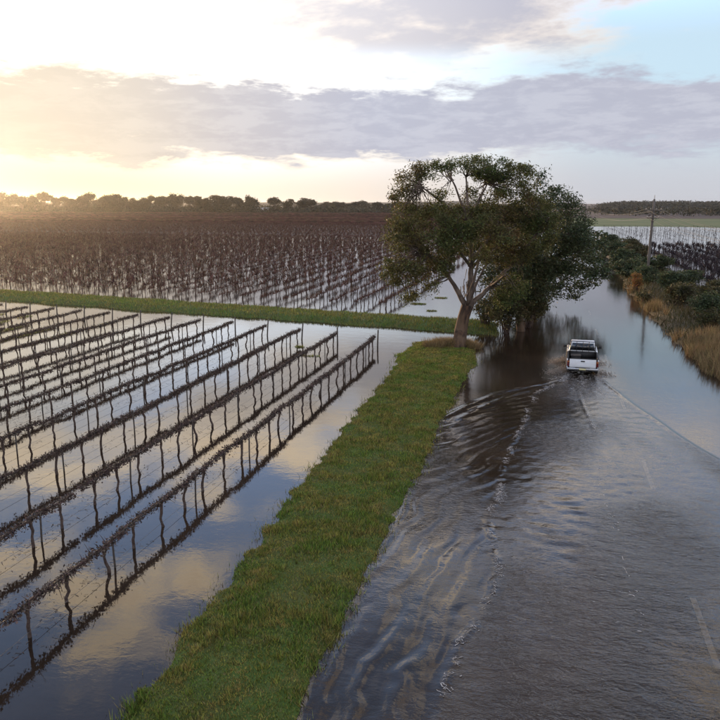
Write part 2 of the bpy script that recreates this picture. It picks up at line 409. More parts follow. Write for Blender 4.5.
# ------------------------------------------------------------------ flood water with the ute's wake
CAR_Y = 44.7
WL = lambda y: np.interp(y, [12, 30, 33.4, 36.4, 39.4, 42.0, 44.0], [-5.2, -5.0, -4.5, -3.4, -2.0, 0.2, 1.5])
WR = lambda y: np.interp(y, [10, 24, 30.4, 31.7, 37.5, 42, 45], [12.5, 8.9, 7.02, 6.54, 4.83, 3.75, 3.2])
FOAM = lambda y: np.interp(y, [10, 14.8, 18.2, 23.4, 29.8, 39.3, 43], [-1.9, -1.6, -0.85, -1.4, -1.05, -0.25, 1.2]) + 0.35 * (vnoise(y, y * 0, 0.6, 5) - 0.5) + 0.18 * (vnoise(y, y * 0, 2.3, 6) - 0.5)
def water_fields(X, Y):
    chopw = rng.normal(size=(26, 4))
    behind = 1 - sstep(Y, 43.2, 44.6)
    warpn = (fbm(X, Y, 0.45, 41) - 0.5)
    wl, wr, fo = WL(Y), WR(Y) + 0.30 * (vnoise(Y, Y * 0, 0.35, 7) - 0.5) * (1 - sstep(Y, 40, 44)), FOAM(Y)
    inside = sstep(X, wl - 0.15, wl + 0.25) * (1 - sstep(X, wr - 0.25, wr + 0.1)) * behind
    road = sstep(X, fo - 0.35, fo + 0.45)
    h = np.zeros_like(X)
    # short choppy ripples over the road
    loc = np.random.default_rng(3)
    ch = 0
    for k in range(30):
        lam = loc.uniform(0.32, 0.95); a = loc.normal(0.0, 0.75) + math.pi / 2
        ph = loc.uniform(0, 6.28)
        ch = ch + lam * np.sin(2 * np.pi / lam * (X * math.cos(a) + Y * math.sin(a)) + ph + 2.2 * warpn)
    ch = ch / 30
    patch = 0.45 + 1.1 * fbm(X, Y, 0.5, 43)
    h += inside * road * ch * 0.040 * patch
    # rolling wake waves left of the seal, crests swinging round towards the verge
    s = np.interp(Y, [12, 24, 34, 42], [0.14, 0.2, 0.42, 0.62])
    u = X - s * (Y - 12) * 0.9 + 0.9 * warpn
    left = inside * (1 - road)
    amp = 0.5 + 1.1 * fbm(X, Y, 0.7, 44)
    w2 = fbm(X, Y, 1.1, 49) - 0.5
    h += left * amp * np.interp(Y, [14, 24, 36], [0.8, 0.55, 0.40]) * (0.014 * np.sin(2 * np.pi / 0.88 * u + 2.0 * warpn + 1.8 * w2) + 0.005 * np.sin(2 * np.pi / 0.41 * (u + 0.10 * Y) + 3 * warpn + 3 * w2) + 0.022 * (fbm(X * 1.0, Y * 0.45, 2.2, 50, 3) - 0.5) + 0.45 * 0.040 * ch)
    # the V of the bow wave and the inner wake line
    h += behind * 0.026 * np.exp(-((X - wr) / 0.09) ** 2) * sstep(Y, 18, 36)
    h -= behind * 0.012 * np.exp(-((X - wr + 0.22) / 0.13) ** 2) * sstep(Y, 18, 36)
    xi = np.interp(Y, [14, 23.9, 27.4, 32.1, 38, 43.5], [4.6, 3.64, 3.2, 2.61, 2.1, 1.95]) + 0.1 * warpn
    h += behind * 0.011 * np.exp(-((X - xi) / 0.08) ** 2) * sstep(Y, 17, 30)
    lx = (X - wl)
    h += behind * 0.055 * np.exp(-(lx / 0.22) ** 2) * sstep(Y, 30, 35) * amp
    h += behind * 0.035 * np.exp(-((lx - 0.75) / 0.25) ** 2) * sstep(Y, 30, 35) * amp
    # swash against the verge
    h += behind * inside * 0.03 * np.exp(-((X + 4.35 + 0.5 * warpn) / 0.14) ** 2) * sstep(amp, 0.9, 1.3)
    # breaking foam line at the edge of the seal
    h += behind * 0.030 * np.exp(-((X - fo) / 0.10) ** 2) * sstep(fbm(X, Y, 1.6, 45), 0.40, 0.62)
    # churn round and just behind the wheels
    churn = np.exp(-(((X - 2.35) / 1.3) ** 2)) * sstep(Y, 38, 43.5) * (1 - sstep(Y, 49, 52))
    h += churn * (fbm(X, Y, 2.6, 46, 3) - 0.5) * 0.10
    chop = 0.016 + 0.50 * inside * (0.26 + 0.74 * road) * (0.25 + 1.35 * sstep(fbm(X, Y * 0.6, 0.32, 47), 0.30, 0.72)) + 0.6 * churn
    outer = (1 - inside) * sstep(X, -4.6, -3.6)
    chop += 0.07 * outer * fbm(X, Y, 0.2, 48) + 0.015 * outer
    # wind ruffle out on the open flood
    chop += 0.03 * sstep(Y, 55, 75) * (X < -5)
    return h, np.clip(chop, 0, 1.2)
wx = np.concatenate([np.linspace(-700, -60, 18), np.linspace(-55, -13, 22), np.linspace(-12, -5.7, 14), np.arange(-5.5, 9.0, 0.065), np.linspace(9.2, 20, 12), np.linspace(25, 700, 16)])
wy = np.concatenate([np.linspace(-60, 8, 8), np.arange(9, 54, 0.075), np.linspace(54.4, 70, 24), np.linspace(73, 345, 40)])
WXg, WYg = np.meshgrid(wx, wy)
wh, wchop = water_fields(WXg, WYg)
nx = len(wx); ii = (np.arange(len(wy) - 1)[:, None] * nx + np.arange(nx - 1)[None, :]).ravel()
wme = np_mesh('flood_water', np.stack([WXg, WYg, wh], -1), np.stack([ii, ii + 1, ii + nx + 1, ii + nx], -1), smooth=True)
at = wme.attributes.new('clear', 'FLOAT', 'POINT'); at.data.foreach_set('value', (0.08 + 0.62 * sstep(WXg, 0.6, 3.2) * (1 - sstep(WXg, 6.5, 8.5))).astype(np.float32).ravel())
at = wme.attributes.new('chop', 'FLOAT', 'POINT'); at.data.foreach_set('value', wchop.astype(np.float32).ravel())
tag(link('flood_water', wme, M['water']), kind='structure')

# ------------------------------------------------------------------ grass
def blades(name, P, hgt, wid, m, lean=0.5, two=False):
    n = len(P)
    hgt = np.broadcast_to(hgt, n) * rng.uniform(0.5, 1.3, n); wid = np.broadcast_to(wid, n) * rng.uniform(0.7, 1.3, n)
    a = rng.uniform(0, 2 * np.pi, n); l = rng.uniform(0.05, lean, n) * hgt; b = rng.uniform(0, 2 * np.pi, n)
    side = np.stack([np.cos(a), np.sin(a), 0 * a], -1) * wid[:, None] / 2
    tip = P + np.stack([np.cos(b) * l, np.sin(b) * l, hgt], -1)
    V = np.stack([P - side, P + side, tip], 1)
    return tag(link(name, np_mesh(name, V, np.arange(3 * n).reshape(n, 3)), m), kind='stuff')
def scatter(n, x0, x1, y0, y1, hf, lo, hi=9, near=0.0):
    y = rng.uniform(0, 1, n) ** (1 + near) * (y1 - y0) + y0
    x = rng.uniform(x0, x1, n); z = hf(x, y); k = (z > lo) & (z < hi)
    return np.stack([x, y, z - 0.01], -1)[k]
P = scatter(400000, -11.5, -3.4, 8, 54, verge_h, -0.16, near=0.5)
P = P[(P[:, 2] > -0.02) | (rng.random(len(P)) < 0.10 * sstep(P[:, 2], -0.18, 0.0) + 0.55 * (fbm(P[:, 0], P[:, 1], 2.2, 53) > 0.60) * sstep(P[:, 2], -0.15, -0.02))]
dens = fbm(P[:, 0], P[:, 1], 0.8, 51); P = P[rng.random(len(P)) < 0.35 + 1.0 * dens]
hh = 0.05 + 0.07 * sstep(fbm(P[:, 0], P[:, 1], 1.4, 52), 0.35, 0.75) + 0.08 * sstep(fbm(P[:, 0], P[:, 1], 2.6, 54), 0.60, 0.72) + np.maximum(0, -P[:, 2]) * 1.2
blades('verge_grass', P, hh, 0.016 + 0.0006 * P[:, 1], M['blade'], 0.9)['label'] = 'short green grass covering the verge beside the flooded road'
P = scatter(170000, -75, -2.5, 54, 84, bank_h, -0.04)
blades('bank_grass', P, 0.20, 0.045, M['blade'], 0.7)['label'] = 'long green grass on the bank between the two vineyard blocks'
# dry golden grass: round the gum's foot and along the right roadside
def tuft_pts(n, cx, cy, rx, ry, hf):
    r = np.sqrt(rng.random(n)); a = rng.uniform(0, 6.283, n)
    x, y = cx + rx * r * np.cos(a), cy + ry * r * np.sin(a)
    return np.stack([x, y, hf(x, y) - 0.02], -1)
P = np.concatenate([tuft_pts(3500, -6.3, 51.3, 1.2, 0.7, verge_h), tuft_pts(2200, -4.9, 51.6, 0.7, 0.6, verge_h), tuft_pts(900, -7.4, 50.6, 0.8, 0.6, verge_h)])
blades('dry_tussock_grass', P, 0.55, 0.03, M['dry'], 0.9)['label'] = 'golden dry grass round the foot of the gum tree'
P = scatter(46000, 8.6, 14.5, 34, 100, rbank_h, -0.08)
keep = fbm(P[:, 0], P[:, 1], 0.35, 55) > np.interp(P[:, 1], [34, 60, 64, 80, 100], [0.30, 0.40, 0.66, 0.64, 0.62])
P = P[keep & (P[:, 0] < np.interp(P[:, 1], [34, 58, 66, 100], [13.5, 12.5, 10.6, 10.4]))]
blades('dry_roadside_grass', P, 0.85, 0.035, M['dry'], 0.7)['label'] = 'tall golden dry grass along the flooded road edge below the shrubs'
P = scatter(26000, 9, 22, 34, 140, rbank_h, 0.0)
blades('roadside_undergrowth', P, 0.55, 0.06, M['wattle_leaf'], 1.0)['label'] = 'rough brown and green undergrowth on the right roadside bank'
# weeds standing in the water beyond the bank and grassy strips under the far rows
pts = []
for (px, py, rx, ry, n) in ((418, 304, 0.8, 0.5, 500), (441, 298, 0.7, 0.4, 350), (432, 311, 0.5, 0.3, 200), (409, 300, 0.5, 0.3, 150), (300, 347, 0.35, 0.2, 120), (308, 356, 0.8, 0.15, 160)):
    g = at_ground(px, py); pts.append(tuft_pts(n, g.x, g.y, rx, ry, lambda x, y: np.full_like(x, -0.02)))
blades('floating_weed', np.concatenate(pts), 0.16, 0.05, M['blade'], 1.4)['label'] = 'green weed patches lying in the floodwater'

# ------------------------------------------------------------------ near vineyard block
ROW_X0, ROW_DX, VINE_DY, CORDON_Z = -11.35, 3.07, 1.55, 0.86
def vine_meshes(seed, tall=0.0, low=False, nt=130, nl=400, length=1.62):
    r = np.random.default_rng(seed)
    tm = MB()
    zs = np.array([-0.38, -0.1, 0.12, 0.3, 0.48, 0.66, CORDON_Z]); k = len(zs)
    wob = np.cumsum(r.normal(0, 0.034, (k, 2)), axis=0); wob -= np.linspace(0, 1, k)[:, None] * wob[-1] * 0.8
    pts = np.stack([wob[:, 0], wob[:, 1], zs], -1)
    tm.tube(pts, [0.060, 0.055, 0.048, 0.042, 0.044, 0.052, 0.056], 5 if low else 7, lump=0.26)
    cm = MB()
    L = length / 2
    for sgn in (-1, 1):
        n = 7
        y = np.linspace(0, L * sgn, n); x = wob[-1, 0] * (1 - np.abs(y) / L) + r.normal(0, 0.012, n)
        z = CORDON_Z + 0.02 * np.sin(np.abs(y) * 4 + r.uniform(0, 6)) + r.normal(0, 0.012, n)
        x[-1] = 0; z[-1] = CORDON_Z
        y[0] = wob[-1, 1]
        cm.tube(np.stack([x, y, z], -1), np.linspace(0.034, 0.026, n), 5, lump=0.35)
    # spurs and short canes
    yy = r.uniform(-L, L, nt)
    base = np.stack([r.normal(0, 0.015, nt), yy, CORDON_Z + r.normal(0, 0.02, nt)], -1)
    dirs = np.stack([r.normal(0, 0.75, nt), r.normal(0, 0.6, nt), r.normal(0.25, 0.75, nt)], -1)
    dirs /= np.linalg.norm(dirs, axis=1)[:, None]
    ln = r.gamma(3, 0.036, nt) + 0.04
    if tall:
        up = r.random(nt) < 0.6
        dirs[up] = dirs[up] * 0.4 + np.array([0, 0, 1.0]); ln[up] = r.uniform(0.2, tall, up.sum())
    for b, d_, l in zip(base, dirs, ln):
        mid = b + d_ * l * 0.5 + r.normal(0, 0.02, 3); tip = b + d_ * l + r.normal(0, 0.02, 3)
        w = 0.012 if not tall else 0.016
        cm.tube(np.stack([b, mid, tip]), [w, w * 0.8, w * 0.35], 3, cap=False)
    # withered leaves and curled tendrils still hanging on the cordon
    c = np.stack([r.normal(0, 0.075, nl), r.uniform(-L, L, nl), CORDON_Z + r.normal(-0.005, 0.075, nl)], -1)
    A = r.normal(size=(nl, 3)); A /= np.linalg.norm(A, axis=1)[:, None]
    B = np.cross(A, r.normal(size=(nl, 3))); B /= np.linalg.norm(B, axis=1)[:, None]
    s = r.uniform(0.018, 0.055, nl)[:, None]; s2 = s * 0.6
    V = np.stack([c - A * s, c + B * s2, c + A * s, c - B * s2], 1)
    cm.add(V.reshape(-1, 3), np.arange(4 * nl).reshape(nl, 4))
    return tm.mesh('trunk', True), cm.mesh('cordon')
NEAR_V = [vine_meshes(100 + k) for k in range(12)]
for a, b in NEAR_V: a.materials.append(M['bark']); b.materials.append(M['cane'])

ORD = ['row beside the grass verge'] + [w + ' row from the grass verge' for w in 'second third fourth fifth sixth seventh eighth ninth tenth eleventh twelfth thirteenth fourteenth fifteenth sixteenth'.split()]
def place_vine(mset, k, loc, label, group, scl=1.0, flip=False):
    t = empty('grapevine', loc, R(180) if flip else 0.0); t.scale = (1, 1, scl)
    link('trunk', mset[k][0], None, t); link('cordon', mset[k][1], None, t)
    return tag(t, label, 'grapevine', group)
n_vines = 0
stake = MB(); stake.tube([(0, 0, -0.4), (0, 0, 0.4), (0.004, 0, 0.98)], [0.03, 0.029, 0.028], 6); stake_me = stake.mesh('trellis_post'); stake_me.materials.append(M['post'])
end = MB(); end.tube([(0, 0, -0.4), (0, 0, 0.5), (0.01, 0.03, 1.22)], [0.055, 0.053, 0.05], 8); end_me = end.mesh('end_post'); end_me.materials.append(M['post'])
def row_end(x): return 49.9 + ROW_SLOPE * 1.7 * (x - ROW_X0) if x > -24 else 53.5 + ROW_SLOPE * (x + 24)
NROW = 15
for r_ in range(NROW):
    x = ROW_X0 - ROW_DX * r_
    y1 = row_end(x); y0 = max(2.0, abs(x) * 1.02 - 3.0)
    w = ORD[r_]
    n = int((y1 - y0) / VINE_DY)
    for k in range(n):
        y = y1 - 0.9 - k * VINE_DY + rng.normal(0, 0.07)
        place_vine(NEAR_V, int(rng.integers(12)), (x + rng.normal(0, 0.03), y, 0), ('last bare grapevine by the flooded track, in the ' if k == 0 else 'bare pruned grapevine on the trellis in the ') + w, 'grapevines in the flooded trellis rows', rng.uniform(0.95, 1.05), rng.random() < 0.5)
        n_vines += 1
    yp = y1 - 3.4
    while yp > y0:
        o = link('trellis_post', stake_me); o.location = (x + 0.05, yp, rng.uniform(-0.05, 0.04)); o.rotation_euler = (rng.normal(0, 0.02), rng.normal(0, 0.02), 0)
        tag(o, 'thin straight trellis stake standing in the ' + w, 'post', 'stakes of the flooded trellis rows'); yp -= 4.95 + rng.normal(0, 0.1)
    o = link('end_post', end_me); o.location = (x, y1 + 0.15 + rng.normal(0, 0.1), 0); o.rotation_euler = (R(rng.uniform(-6, 1)), R(rng.normal(0, 2)), 0)
    tag(o, 'timber end post closing the ' + w + ' by the flooded track', 'post', 'end posts of the trellis rows')
    for nm, z in (('lower', 0.17), ('upper', 0.90)):
        m_ = MB(); ys = np.linspace(y0 - 2, y1 + 0.1, 14)
        m_.tube(np.stack([np.full(14, x + 0.04), ys, z + 0.012 * np.sin(ys)], -1), 0.006, 3, cap=False)
        tag(m_.build('trellis_wire', M['steel']), '%s steel trellis wire along the %s' % (nm, w), 'wire', 'trellis wires of the near rows')
# grass strips and floating litter under the far rows
P = []
for r_ in range(8, NROW + 2):
    x = ROW_X0 - ROW_DX * r_; y1 = row_end(x); n = 1500
    xs = rng.normal(x, 0.16, n); ys = rng.uniform(y1 - 22, y1, n)
    k = fbm(xs * 0 + x, ys, 0.25, 61) > np.interp(r_, [8, 14], [0.56, 0.40])
    P.append(np.stack([xs, ys, np.full(n, -0.03)], -1)[k])
blades('row_grass', np.concatenate(P), 0.17, 0.05, M['blade'], 1.0)['label'] = 'green grass strips rising from the water under the far trellis rows'
N = 4200
r_ = rng.integers(0, 5, N); xs = ROW_X0 - ROW_DX * r_ + rng.normal(0, 0.30, N) - 0.1; ys = 12 + 38 * rng.random(N)
k = fbm(xs, ys, 0.4, 63) > 0.50; xs, ys = xs[k], ys[k]; N = len(xs)
a = rng.uniform(0, 6.28, N); l = rng.gamma(2.0, 0.018, N) + 0.01; wd = rng.uniform(0.003, 0.009, N)
dx, dy = np.cos(a), np.sin(a)
V = np.stack([np.stack([xs - dx * l - dy * wd, ys - dy * l + dx * wd, np.full(N, .008)], -1), np.stack([xs - dx * l + dy * wd, ys - dy * l - dx * wd, np.full(N, .008)], -1),
              np.stack([xs + dx * l + dy * wd, ys + dy * l - dx * wd, np.full(N, .012)], -1), np.stack([xs + dx * l - dy * wd, ys + dy * l + dx * wd, np.full(N, .012)], -1)], 1)
tag(link('floating_debris', np_mesh('floating_debris', V, np.arange(4 * N).reshape(N, 4)), M['cane']), 'twigs and litter floating between the near trellis rows', kind='stuff')

# ------------------------------------------------------------------ second vineyard block beyond the green bank
MID_V = [vine_meshes(300 + k, tall=0.45, low=True, nt=44, nl=50, length=1.75) for k in range(6)]
for a, b in MID_V: a.materials.append(M['bark']); b.materials.append(M['far_cane'])
def mid_start(x): return 67.6 + ROW_SLOPE * (x + 15)
left_edge = lambda y: -0.88 * y - 4
spots = []
for i in range(0, 94):
    x = -15.0 - 2.5 * i
    y = mid_start(x)
    while y < 330:
        if x > left_edge(y): spots.append((x, y))
        y += 1.7 if y < 205 else 2.6
spots = np.array(spots)
order = np.argsort(np.hypot(spots[:, 0], spots[:, 1]))
n_ind = max(0, 300 - n_vines)
for j in order[:n_ind]:
    x, y = spots[j]
    place_vine(MID_V, int(rng.integers(6)), (x + rng.normal(0, .08), y + rng.normal(0, .15), 0), 'unpruned leafless grapevine at the near edge of the block behind the green bank', 'grapevines at the edge of the block behind the bank', rng.uniform(0.85, 1.0), rng.random() < .5)
rest = spots[order[n_ind:]]
def simple_vines(name, S, m, label, h=(1.05, 1.40), ncane=34, zoff=None, wid=1.0, trunk=True):
    """one mesh of many plain vines: a 3-sided trunk and a spray of flat canes each"""
    n = len(S); Z0 = np.zeros(n) if zoff is None else zoff(S[:, 0], S[:, 1])
    V = []; F = []; off = 0
    x = S[:, 0] + rng.normal(0, 0.22, n); y = S[:, 1] + rng.normal(0, 0.2, n)
    H = rng.uniform(h[0], h[1], n)
    if trunk:
        tri = np.array([(1, 0), (-0.5, 0.87), (-0.5, -0.87)]) * 0.042
        lo = np.stack([x[:, None] + tri[:, 0], y[:, None] + tri[:, 1], np.repeat((Z0 - 0.3)[:, None], 3, 1)], -1)
        lean = rng.normal(0, 0.05, (n, 1, 2)); hi = lo.copy(); hi[..., :2] += lean; hi[..., 2] = (Z0 + 0.85)[:, None]
        V.append(np.concatenate([lo, hi], 1).reshape(-1, 3))
        b = (np.arange(n) * 6)[:, None]
        F.append(np.concatenate([b + np.array([[0, 1, 4, 3]]), b + np.array([[1, 2, 5, 4]]), b + np.array([[2, 0, 3, 5]])], 0)); off += 6 * n
    K = ncane
    bx = np.repeat(x, K); by = np.repeat(y, K) + rng.uniform(-0.85, 0.85, n * K); bz = np.repeat(Z0, K) + 0.78 + rng.normal(0, .07, n * K)
    hz = rng.uniform(-0.40, 1.0, n * K) * np.repeat(H - 0.7, K)
    tx = bx + rng.normal(0, 0.22 * wid, n * K); ty = by + rng.normal(0, 0.3, n * K); tz = bz + hz
    a = rng.uniform(0, 6.28, n * K); w = rng.uniform(0.025, 0.07, n * K) * wid
    dx, dy = np.cos(a) * w, np.sin(a) * w
    Q = np.stack([np.stack([bx - dx, by - dy, bz], -1), np.stack([bx + dx, by + dy, bz - 0.02], -1), np.stack([tx + dx * .5, ty + dy * .5, tz], -1), np.stack([tx - dx * .5, ty - dy * .5, tz + 0.03], -1)], 1)
    V.append(Q.reshape(-1, 3)); F.append(off + np.arange(4 * n * K).reshape(-1, 4))
    o = link(name, np_mesh(name, np.concatenate(V), np.concatenate(F)), m)
    return tag(o, label, kind='stuff')
soil_z = lambda x, y: np.where(y > 212, 0.18, 0.0)
simple_vines('vineyard', rest, M['far_cane'], 'wide block of leafless brown vines behind the green bank', zoff=soil_z)
# beyond about 330 m the rows close up into brown hedges
V = []; F = []; off = 0
for i in range(0, 74):
    y = 333 + i * 5.0; xs = np.arange(max(left_edge(y), -640), -16, 1.6); k = len(xs)
    xs = xs + rng.normal(0, 0.3, k); ys = y + rng.normal(0, 0.9, k)
    V.append(np.stack([np.stack([xs, ys, np.full(k, 0.1)], -1), np.stack([xs + rng.normal(0, .3, k), ys + rng.normal(0, .3, k), 0.3 + rng.uniform(0.75, 1.45, k)], -1)], 1).reshape(-1, 3))
    a = off + 2 * np.arange(k - 1); F.append(np.stack([a, a + 2, a + 3, a + 1], -1)); off += 2 * k
tag(link('distant_vineyard', np_mesh('distant_vineyard', np.concatenate(V), np.concatenate(F)), M['far_cane']), 'far brown vine rows running back to the windbreak trees', kind='stuff')

# right-hand block: dense dark rows, then thin young rows in open water
S = []
for i in range(0, 26):
    x = 19.5 + 3.1 * i; y = max(86.0, x * 3.6)
    S.append(np.stack([np.full(200, x), y + 1.5 * np.arange(200)], -1)); S[-1] = S[-1][S[-1][:, 1] < 182 + 0.2 * (x - 20)]
simple_vines('dark_vineyard', np.concatenate(S), M['dark_cane'], 'dense dark vine rows in the flooded block right of the pole', h=(1.4, 1.8), ncane=26, wid=1.5)
S = []
for i in range(0, 34):
    x = 22 + 3.1 * i
    yy = np.arange(205, 325, 4.2); yy = yy[yy > x * 3.2]; S.append(np.stack([np.full(len(yy), x), yy], -1))
simple_vines('young_vineyard', np.concatenate(S), M['dark_cane'], 'sparse young vines standing in bright open floodwater', h=(1.0, 1.4), ncane=4, wid=1.2)

# ------------------------------------------------------------------ trees
def leaf_quads(C, size, droop=0.5, r=rng):
    n = len(C)
    A = r.normal(size=(n, 3)); A[:, 2] = A[:, 2] * (1 - droop) - droop * 1.1; A /= np.linalg.norm(A, axis=1)[:, None]
    B = np.cross(A, r.normal(size=(n, 3))); B /= np.linalg.norm(B, axis=1)[:, None] + 1e-9
    s = (np.broadcast_to(size, n) * r.uniform(0.6, 1.4, n))[:, None]
    return np.stack([C - A * s, C + B * s * 0.36, C + A * s, C - B * s * 0.36], 1)
def lobe_leaves(lobes, per_m2, size, clump=0.42, fill=0.55, droop=0.5, hang=0.0, r=rng, leaves=55):
    """lobes: (centre, radii). clumps sit mostly in the outer shell of each lobe. returns leaf quads and clump centres"""
    out = []; cen = []
    for c, rad in lobes:
        c = np.array(c); rad = np.array(rad)
        area = (rad[0] * rad[1] * rad[2]) ** (2 / 3) * 4 * np.pi
        n = max(3, int(area * per_m2))
        d = r.normal(size=(n, 3)); d /= np.linalg.norm(d, axis=1)[:, None]
        q = c + d * rad * (r.uniform(fill, 1.05, n) ** 0.8)[:, None]
        cen.append(q)
        for p in q:
            k = int(leaves * r.uniform(0.35, 1.5)); g = np.clip(r.normal(size=(k, 3)), -1.7, 1.7) * np.array([clump, clump, clump * 0.5]) * r.uniform(0.45, 1.3)
            if hang: g[:, 2] -= np.abs(r.normal(0, hang, k))
            out.append(p + g)
    return leaf_quads(np.concatenate(out), size, droop, r), np.concatenate(cen)
def quads_obj(name, Q, m, parent):
    n = len(Q); return link(name, np_mesh(name, Q.reshape(-1, 3), np.arange(4 * n).reshape(n, 4)), m, parent)
def limb(mb, a, b, r0, r1, bend=0.12, n=7, sides=6, r=rng, sag=0.0):
    a, b = np.array(a, float), np.array(b, float); L = np.linalg.norm(b - a)
    t = np.linspace(0, 1, n)[:, None]
    off = np.cumsum(r.normal(0, bend * L / n, (n, 3)), axis=0); off -= t * off[-1]
    p = a + (b - a) * t + off; p[:, 2] += sag * L * np.sin(t[:, 0] * np.pi)
    mb.tube(p, r0 + (r1 - r0) * t[:, 0] ** 0.8, sides, lump=0.08); return p

def gum_tree():
    Y = 51.9
    base = at_ground(458, 348, 0.05); o3 = np.array(base)
    root = empty('gum_tree', base)
    def W(px, py, dy=0.0): return np.array(at_depth(px, py, Y + dy)) - o3
    r = np.random.default_rng(21)
    tr = MB()
    fork = W(468, 305)
    tpts = np.array([(0.0, 0, -0.5), (0.02, 0, 0.0), (0.10, 0, 0.5), W(461, 330), W(464, 318), fork])
    tr.tube(tpts, [0.72, 0.54, 0.45, 0.41, 0.40, 0.41], 18, lump=0.22)
    tr.build('trunk', M['gum_bark'], root, True)
    br = MB()
    tops = {}
    def L(name, a, px, py, dy, r0, r1, **k):
        b = W(px, py, dy); limb(br, a, b, r0, r1, r=r, **k); tops[name] = b; return b
    f2 = np.array(fork)
    a1 = L('mid', f2 + (0.05, 0, -0.1), 471, 268, 0.3, 0.32, 0.19, n=8)
    a2 = L('left', f2 + (-0.15, 0, -0.2), 448, 276, -0.8, 0.22, 0.13, n=8)
    L('left2', a2, 425, 252, -1.6, 0.13, 0.06); L('left3', a2, 432, 262, 1.2, 0.10, 0.05)
    a3 = L('right', f2 + (0.2, 0, 0), 492, 285, 1.0, 0.20, 0.12, n=8)
    a3b = L('right1', a3, 515, 262, 2.4, 0.15, 0.07); L('right2', a3, 505, 275, -1.6, 0.11, 0.05)
    a4 = L('up', a1, 469, 222, 0.4, 0.19, 0.11, n=8)
    L('up1', a4, 452, 180, -0.6, 0.12, 0.05); L('up2', a4, 466, 176, 0.6, 0.12, 0.05); L('up3', a4, 488, 182, 1.0, 0.12, 0.05)
    L('up4', a4, 420, 186, -1.4, 0.13, 0.05); L('m1', a1, 445, 235, -1.8, 0.14, 0.06); L('m2', a1, 500, 225, 1.2, 0.16, 0.07)
    L('m3', a1, 498, 240, -1.8, 0.12, 0.05); L('m4', a3b, 545, 225, 2.0, 0.12, 0.05); L('s1', f2, 480, 258, -1.4, 0.16, 0.07); L('s2', f2 + (0.1, 0, 0.2), 487, 262, 1.6, 0.13, 0.06)
    S = Y / F_PX
    lob = []
    for (px, py, rx, ry, dy, rd) in (
        (410, 180, 18, 15, -1.0, 1.3), (428, 168, 15, 11, -0.6, 1.2), (402, 196, 13, 10, -1.0, 1.0),
        (455, 165, 13, 8, 0.2, 1.0), (478, 163, 22, 10, 0.6, 1.6), (500, 168, 18, 12, 0.8, 1.5), (484, 172, 18, 6, 1.2, 1.2),
        (522, 170, 14, 9, 1.4, 1.2), (512, 186, 28, 13, 1.6, 1.8),
        (412, 216, 24, 15, -1.2, 1.8), (440, 210, 24, 9, -0.4, 1.8), (402, 238, 20, 16, -1.4, 1.6), (432, 236, 26, 18, -1.8, 1.6), (398, 262, 14, 15, -1.2, 1.3),
        (418, 264, 20, 15, -1.8, 1.5), (402, 279, 10, 7, -1.2, 0.9), (440, 257, 15, 11, -1.4, 1.2),
        (478, 207, 26, 14, 1.4, 1.6), (500, 212, 32, 18, 1.8, 2.0), (528, 206, 24, 18, 1.8, 2.0), (492, 236, 26, 17, 2.4, 1.6),
        (530, 236, 30, 22, 2.2, 2.2), (508, 250, 26, 16, 2.0, 1.8), (545, 215, 18, 16, 2.0, 1.5), (458, 228, 20, 12, -2.0, 1.2), (470, 246, 16, 10, 2.6, 1.2), (486, 222, 16, 12, -1.6, 1.2), (390, 272, 8, 12, -1.0, 0.8), (410, 292, 10, 7, -1.4, 0.8), (428, 282, 9, 6, -1.6, 0.8), (505, 232, 18, 12, -1.8, 1.3), (396, 224, 11, 10, -0.6, 1.0), (441, 192, 9, 6, -0.8, 0.9), (470, 190, 9, 6, 1.4, 0.8), (452, 244, 16, 13, -2.2, 1.0), (487, 254, 14, 11, -2.0, 1.0), (478, 230, 12, 12, -2.2, 1.0), (452, 218, 16, 9, -2.0, 1.0), (512, 284, 18, 14, 0.4, 1.4), (498, 296, 13, 11, 1.4, 1.2), (446, 266, 12, 8, -2.0, 0.9)):
        lob.append((W(px, py, dy), (rx * S * 0.92, rd * 0.9, ry * S * 0.84)))
    Q, cen = lobe_leaves(lob, 2.1, 0.085, 0.31, 0.42, 0.6, 0.22, r, 86)
    ends = np.array(list(tops.values()))
    for c in cen[r.random(len(cen)) < 0.5]:
        j = np.argmin(np.linalg.norm(ends - c, axis=1)); limb(br, ends[j], c, 0.035, 0.010, 0.35, 6, 4, r)
    br.build('branches', M['limb_bark'], root, True)
    quads_obj('crown', Q, M['gum_leaf'], root)
    # shed bark hanging from the fork
    sb = MB()
    for k in range(26):
        a = W(468 + r.normal(0, 5), 292 + r.normal(0, 9), -0.35 + r.normal(0, 0.2)); l = r.uniform(0.4, 1.1)
        sb.tube(np.stack([a, a + (r.normal(0, .08), -0.05, -l * .5), a + (r.normal(0, .15), -0.05, -l)]), [0.03, 0.025, 0.01], 3, cap=False)
    sb.build('hanging_bark', M['limb_bark'], root)
    tag(root, 'big spreading gum tree with leaning trunk at the end of the grass verge', 'tree')
gum_tree()

